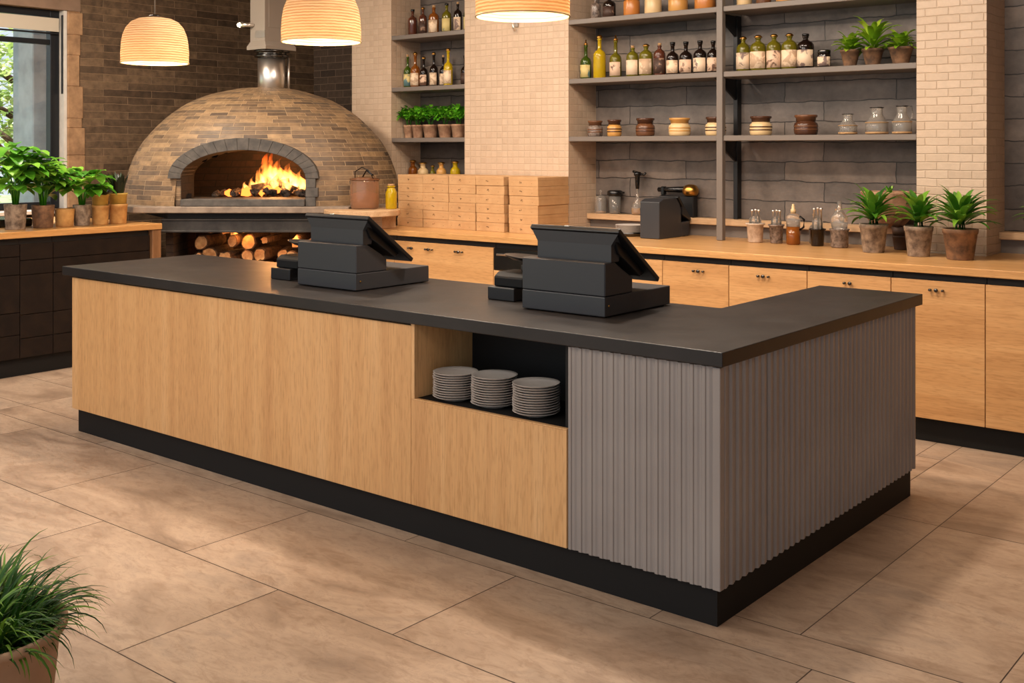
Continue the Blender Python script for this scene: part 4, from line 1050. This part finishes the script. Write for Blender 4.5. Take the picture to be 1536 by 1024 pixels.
def basil(x, r, label, seed, lime=False):
    p = thing('potted_basil', label, 'potted plant', (x, 7.1, Z1), 0, 'potted basil in the narrow niche'); h = .115; pot(p, r, h, 'terra')
    rr = random.Random(seed); mb = MB()
    for i in range(230):
        a = rr.uniform(0, 2*PI); e = math.acos(rr.uniform(-.15, 1)); k = rr.uniform(.55, 1)
        c = Vector((sin(e)*cos(a)*.082*k, sin(e)*sin(a)*.075*k, h+.065+cos(e)*.095*k))
        mb.leaf(c, a+rr.uniform(-.6, .6), rr.uniform(-.5, .9), rr.uniform(.036, .056), .036, 1.0, 4, .3, 'broad', rnd=rr.random())
    mb.build('foliage', M['leaf_basil'], p)
    mb = MB()
    for i in range(6): mb.tube([(.01*cos(i), .01*sin(i), h*.86), (.03*cos(i), .03*sin(i), h+.06)], .003, 5)
    mb.build('stems', M['leaf_basil'], p)
for i, (x, r) in enumerate([(-7.01, .047), (-6.895, .056), (-6.742, .070), (-6.565, .068), (-6.345, .066)]):
    basil(x if i != 4 else -6.41, r, 'basil in a terracotta pot, %s from left on the narrow shelf' % ORD[i], 20+i)

def fern(x, r, label, seed, hh, mt, y=7.1):
    p = thing('potted_fern', label, 'potted plant', (x, y, Z2), 0, 'leafy pots on the middle shelf by the right pillar'); h = .113; pot(p, r, h, mt, .62)
    rr = random.Random(seed); mb = MB()
    for i in range(34):
        a = i*2.399; q = i/34; el = rad(15+65*q)
        mb.leaf((.02*cos(a), .02*sin(a), h*.9+hh*.35*q), a, el, hh*rr.uniform(.5, .85), .042, 1.5, 6, .3, 'broad', rnd=rr.random(), twist=rr.uniform(-.4, .4))
    mb.build('foliage', M['leaf_lime'], p)
fern(-2.925, .064, 'lime green plant in a brown pot, left of the shelf trio', 31, .14, 'terra_b')
fern(-2.772, .070, 'tallest lime green plant in the middle of the shelf trio', 32, .25, 'terra_b')
fern(-2.588, .077, 'low spreading green plant beside the right pillar on the shelf', 33, .14, 'terra_b')

def bushy(x, y, r, h, mt, label, seed, n, top, spread, lsize, mat='leaf_broad', stem=.2, name='potted_plant', zc=None):
    p = thing(name, label, 'potted plant', (x, y, 1.0405), 0, 'potted plants on the window worktop'); pot(p, r, h, mt, .84, rim=False)
    rr = random.Random(seed); mb = MB(); zc = zc or top*.5
    for i in range(n):
        a = rr.uniform(0, 2*PI); e = math.acos(rr.uniform(-.85, 1)); k = rr.uniform(.5, 1)
        c = Vector((sin(e)*cos(a)*spread*k*.72, sin(e)*sin(a)*spread*k*.72, h+zc+cos(e)*(top-zc)*k*.85))
        mb.leaf(c, a+rr.uniform(-.5, .5), rr.uniform(-.2, .8), lsize*rr.uniform(.75, 1.2), lsize*.62, 1.3, 5, .25, 'broad', rnd=rr.random())
    mb.build('foliage', M[mat], p)
    mb = MB()
    for i in range(7):
        a = i*.9; mb.tube([(.012*cos(a), .012*sin(a), h*.86), (.03*cos(a), .03*sin(a), h+zc*.5), (.35*spread*cos(a), .35*spread*sin(a), h+zc)], [.008, .006, .004], 6)
    mb.build('stems', M['leaf_basil'], p)
bushy(-7.975, 3.99, .080, .185, 'terra_g', 'tall bushy plant in a mottled grey pot at the left edge', 41, 150, .47, .27, .15)
bushy(-7.985, 4.205, .083, .170, 'terra_b', 'upright bushy plant in a brown pot, second from the left edge', 42, 85, .38, .17, .13)
p = thing('clay_pot', 'empty square ochre pot between the bushy plants', 'pot', (-7.985, 4.376, 1.0405)); pot(p, .072, .135, 'terra_o', .88, False, False)
bushy(-7.98, 4.515, .067, .160, 'terra_g', 'wide leafed bright green plant in a dark grey pot', 44, 90, .31, .24, .14)
for k, (y, lb) in enumerate([(4.665, 'yellow pot nested in an ochre pot beside the bright green plant'), (4.818, 'tall yellow pot nested in an ochre pot nearest the oven')]):
    p = thing('nested_pots', lb, 'pot', (-7.975, y, 1.0405)); r_ = (.066, .072)[k]; hh = (.15, .155)[k]
    pot(p, r_, hh, 'terra_o', .88, True, False)
    q = .085
    MB().lathe([(0, hh*.99), (r_*.86, hh*.9), (r_*.96, hh+q-.012), (r_*1.03, hh+q-.01), (r_*1.03, hh+q), (r_*.9, hh+q), (r_*.8, hh+.03), (0, hh+.02)], 28).build('inner_pot', M['yellowpot'], p)
    mb = MB(); rr = random.Random(50+k)
    if k == 1:
        for i in range(40):
            a = rr.uniform(0, 6.28); mb.leaf((.035*cos(a), .035*sin(a), hh+.06), a, rad(rr.uniform(66, 88)), rr.uniform(.13, .20), .032, .35, 6, .3, 'broad', rnd=rr.random())
    else:
        for i in range(18):
            a = rr.uniform(0, 6.28); mb.leaf((.03*cos(a), .03*sin(a), hh+.05), a, rad(rr.uniform(40, 80)), rr.uniform(.10, .15), .035, .8, 5, .3, 'broad', rnd=rr.random())
    mb.build('foliage', M['leaf_dark'], p)
# dark tray at the left edge
tr = MB().box(-8.62, -8.22, 3.6, 4.25, 1.0405, 1.10, .01).build('window_tray', 'black'); tag(tr, 'black tray on the worktop behind the leftmost plants', 'tray')

# foreground grass plant
gpn = thing('grass_planter', 'tan planter with arching green grass, bottom left foreground', 'potted plant', (-3.026, 1.400, 0))
mb = MB(); mb.lathe([(0, 0), (.175, 0), (.186, .01), (.214, .29), (.226, .325), (.236, .33), (.236, .346), (.226, .35), (.212, .34), (.206, .29), (0, .28)], 72); mb.build('pot', M['terra_pot'], gpn)
MB().lathe([(0, .281), (.206, .291), (.13, .305), (0, .31)], 24).build('soil', M['soil'], gpn)
rr = random.Random(77); mb = MB()
for i in range(620):
    a = rr.uniform(0, 2*PI); k = rr.random(); r0 = .165*math.sqrt(rr.random())
    el = rad(rr.uniform(36, 88)); L = rr.uniform(.16, .30)*(.62+.30*el)
    mb.leaf((r0*cos(a), r0*sin(a), .295), a+rr.uniform(-.5, .5), el, L, rr.uniform(.009, .017), rr.uniform(1.4, 2.9), 9, .25, 'blade', rnd=rr.random(), twist=rr.uniform(-.5, .5))
mb.build('foliage', M['leaf_grass'], gpn)

# ------------------------------------------------------------------ firewood
def log(x, z, y, r, L, rz, label, seed, split=False):
    rr = random.Random(seed); mb = MB(); n = 14; prof = []; el = rr.uniform(.75, 1)
    for i in range(n):
        a = 2*PI*i/n; k = (1+rr.uniform(-.10, .06))*(1-(1-el)*abs(cos(a)))
        if split and sin(a) < -.1: k *= .55
        prof.append((r*k*cos(a), r*k*sin(a)))
    b = mb.bm; A = [b.verts.new((p[0], -L/2, p[1])) for p in prof]; B = [b.verts.new((p[0]*.95, L/2, p[1]*.95)) for p in prof]
    A2 = [b.verts.new((p[0]*.86, -L/2-.004, p[1]*.86)) for p in prof]
    for i in range(n):
        j = (i+1) % n
        b.faces.new([A[i], A[j], B[j], B[i]]); f = b.faces.new([A2[i], A2[j], A[j], A[i]])
    f = b.faces.new(A2[::-1]); f.material_index = 1; f = b.faces.new(B); f.material_index = 1
    o = mb.build('firewood_log', ['bark', 'splitwood'])
    wx = -7.83+x*cos(TH)-y*sin(TH); wy = 6.13+x*sin(TH)+y*cos(TH)
    o.location = (wx, wy, z); o.rotation_euler = (0, rr.uniform(0, 6), TH+rz); tag(o, label, 'log', 'split logs stored under the oven')
LG = []; rr = random.Random(9)
for row in range(4):
    x = -.57+(.07 if row % 2 else 0)
    while x < .76:
        r = rr.uniform(.045, .082); x += r
        if x+r > .85: break
        z = .582+.06+row*.112
        if not (row == 3 and not (-.42 < x < -.1)) and not (row == 2 and rr.random() < .25):
            LG.append((row, x, z+rr.uniform(-.012, .004), rr.uniform(-.40, -.30), r))
        x += r+.002
rn = ['bottom', 'second', 'third', 'top']
from collections import defaultdict
byrow = defaultdict(int)
for i, (row, x, z, y, r) in enumerate(LG):
    byrow[row] += 1
    log(x, z, y+.0, r, .36, rr.uniform(-.2, .2), 'split log under the oven, %s row, %s from left' % (rn[row], (ORD+['sixteenth', 'seventeenth'])[byrow[row]-1]), 100+i, rr.random() < .5)
bf = thing('log_bay_fire', 'small orange flame glowing behind the stored logs', 'fire', (-7.83, 6.13, .80), TH)
for (x, y, r0, hh) in [(-.22, -.10, .05, .17), (-.12, -.08, .05, .17), (.0, -.06, .04, .15), (.42, -.05, .04, .14), (.52, -.08, .03, .12)]:
    o = flames(None, [(0, 0, r0, hh)]).build('flame', M['flame'], bf); o.location = (x, y, 0)

# ------------------------------------------------------------------ pendant lamps
def pendant(x, y, z, label):
    p = thing('pendant_lamp', label, 'pendant lamp', (x, y, z), 0, 'woven pendant lamps over the counter')
    R0 = .200
    prof = [(R0, 0), (R0*1.005, .06), (R0*.985, .12), (R0*.94, .17), (R0*.85, .215), (R0*.70, .25), (R0*.50, .270), (R0*.30, .277), (.03, .279)]
    P2 = []
    for i in range(len(prof)-1):
        for k in range(4):
            q = k/4; P2.append((prof[i][0]*(1-q)+prof[i+1][0]*q, prof[i][1]*(1-q)+prof[i+1][1]*q))
    P2.append(prof[-1])
    sh = MB().lathe(P2, 64).build('lamp_shade', M['shade'], p)
    MB().lathe([(R0-.003, -.002), (R0+.003, -.002), (R0+.003, .004), (R0-.003, .004), (R0-.003, -.002)], 64).build('shade_rim', M['cream'], sh)
    MB().lathe([(0, .04), (.025, .052), (.034, .078), (.028, .105), (.016, .125), (.016, .14), (0, .14)], 20).build('bulb', M['bulb'], p)
    MB().lathe([(0, .141), (.02, .141), (.022, .20), (.012, .205), (.012, .28), (.035, .282), (.035, .288), (.008, .30), (0, .30)], 20).build('lamp_holder', M['dchrome'], p)
    MB().tube([(0, 0, .30), (0, 0, CZ-z-.03)], .0035, 8).build('cord', M['cord'], p)
    MB().lathe([(0, CZ-z-.001), (.05, CZ-z-.001), (.05, CZ-z-.015), (.02, CZ-z-.03), (0, CZ-z-.03)], 24).build('ceiling_rose', M['dchrome'], p)
    l = bpy.data.lights.new('pendant_light', 'POINT'); l.energy = PEND; l.color = (1, .70, .42); l.shadow_soft_size = .03
    o = bpy.data.objects.new('pendant_light', l); C.objects.link(o); o.location = (x, y, z+.02); o.parent = None
PEND = 21
pendant(-6.0, 3.873, 2.157, 'woven pendant lamp on the left, in front of the brown wall')
pendant(-4.331, 3.755, 2.178, 'woven pendant lamp in the middle, beside the oven duct')
pendant(-2.956, 3.68, 2.197, 'woven pendant lamp on the right, before the wide pillar')

# ------------------------------------------------------------------ outdoors
gm = NT('outdoor lawn'); n = gm.noise(gm.coord(), 3, 5); LAWN = gm.bsdf(Base_Color=gm.ramp(n, [(.3, srgb(120, 140, 90)), (.7, srgb(180, 186, 150))]), Roughness=.9)
o = MB().box(-40, WL-.26, -14, 34, -.3, -.1).build('ground_outside', LAWN); tag(o, kind='structure')
o = MB().box(-10.75, -10.35, 5.35, 5.95, -.1, 5, .01).build('outdoor_column', 'concrete'); tag(o, 'pale blue grey concrete column just outside the window', 'column')
def tree(x, y, label, seed, trunk_h, cr, n, leafy=None):
    t = thing('tree', label, 'tree', (x, y, -.1)); rr = random.Random(seed)
    mb = MB(); tips = []
    mb.tube([(0, 0, 0), (.05, .03, trunk_h*.5), (-.03, .05, trunk_h), (.05, 0, trunk_h+cr*.8)], [.16, .12, .10, .04], 10)
    for i in range(11):
        a = i*2.4; z0 = trunk_h*(.45+.06*i); e = Vector((cos(a)*cr*.8, sin(a)*cr*.8, z0+cr*rr.uniform(.1, .8)))
        mb.tube([(0, .03, z0), (e*.5+Vector((0, 0, z0*.5+.1))), e], [.06, .035, .012], 7); tips.append(e)
    mb.build('trunk', M['bark'], t)
    mb = MB()
    for i in range(n):
        c = rr.choice(tips)+Vector((rr.gauss(0, .42), rr.gauss(0, .42), rr.gauss(0, .38)))*cr*.55
        mb.leaf(c, rr.uniform(0, 6.28), rr.uniform(-.8, .8), rr.uniform(.10, .18), .09, .8, 2, .2, 'broad', rnd=rr.random())
    mb.build('crown', M['leaf_out'], t)
tree(-13.6, 7.0, 'slender tree with pale green leaves seen through the window', 61, 2.3, 1.5, 2600)
tree(-17.5, 7.2, 'bright leafy tree farther behind the window', 62, 1.6, 2.4, 3200)
tree(-16.5, 10.8, 'leafy tree behind the concrete column', 63, 1.6, 2.2, 2400)
tree(-15.5, 4.2, 'leafy tree at the left side of the window view', 64, 1.2, 2.0, 2400)

# ------------------------------------------------------------------ lights
def area(name, loc, size, energy, col, rot=(0, 0, 0), sy=None, spread=None):
    l = bpy.data.lights.new(name, 'AREA'); l.energy = energy; l.color = col; l.size = size
    if sy: l.shape = 'RECTANGLE'; l.size_y = sy
    if spread: l.spread = rad(spread)
    o = bpy.data.objects.new(name, l); C.objects.link(o); o.location = loc; o.rotation_euler = rot; return o
W1 = (1, .84, .68)
area('downlight_or_fill', (-5.6, 5.6, 3.3), .8, 33, W1, (rad(20), 0, 0))
area('downlight_or_fill', (-4.0, 5.4, 3.3), .8, 46, W1, (rad(20), 0, 0))
area('downlight_or_fill', (-2.2, 5.3, 3.3), .8, 44, W1, (rad(20), 0, 0))
area('downlight_or_fill', (.3, 4.6, 3.3), 1.0, 34, (1, .70, .46), (0, rad(-20), 0))  # added warm fill for the fluted short side of the counter, no fixture
area('ceiling_spot', (-2.95, 4.45, 3.3), .22, 70, (1, .85, .70))
area('ceiling_spot', (-5.0, 4.45, 3.3), .22, 45, (1, .85, .70))
area('downlight_or_fill', (-4.9, 1.2, 3.3), 1.6, 85, (1, .90, .78), (rad(18), 0, 0))  # added soft front fill for the oak fronts, stands for no fixture
area('downlight_or_fill', (-2.3, .6, 3.3), 1.6, 60, (1, .90, .78), (rad(18), 0, 0))  # second added front fill, nearer the counter corner
area('downlight_or_fill', (-7.6, 4.1, 3.3), .6, 98, (1, .86, .70), (rad(25), rad(8), 0))  # added lamp that brightens the left wall and the oven dome
area('downlight_or_fill', (-7.4, 2.0, 3.3), 1.2, 40, (1, .92, .84))
def pt(name, loc, e, col, r=.05):
    l = bpy.data.lights.new(name, 'POINT'); l.energy = e; l.color = col; l.shadow_soft_size = r
    o = bpy.data.objects.new(name, l); C.objects.link(o); o.location = loc
def ow(x, y, z): return (-7.83+x*cos(TH)-y*sin(TH), 6.13+x*sin(TH)+y*cos(TH), z)
pt('fire_light', ow(.12, -.12, HZ+.30), 16, (1, .42, .12), .08)
pt('log_fire_light', ow(-.05, -.58, .94), 1.8, (1, .40, .10), .04)
pt('log_fire_light', ow(.40, -.58, .94), 2.6, (1, .45, .14), .03)
sun = bpy.data.lights.new('sun', 'SUN'); sun.energy = 8; sun.angle = .02; sun.color = (1, .93, .8)
so = bpy.data.objects.new('sun', sun); C.objects.link(so); so.rotation_euler = Vector((1.0, -.25, -1.5)).to_track_quat('-Z', 'Y').to_euler()
w = bpy.data.worlds.new('World'); S.world = w; w.use_nodes = True
bg = w.node_tree.nodes['Background']; bg.inputs[0].default_value = (.86, .93, 1.0, 1); bg.inputs[1].default_value = 1.05
S.view_settings.exposure = 0.08
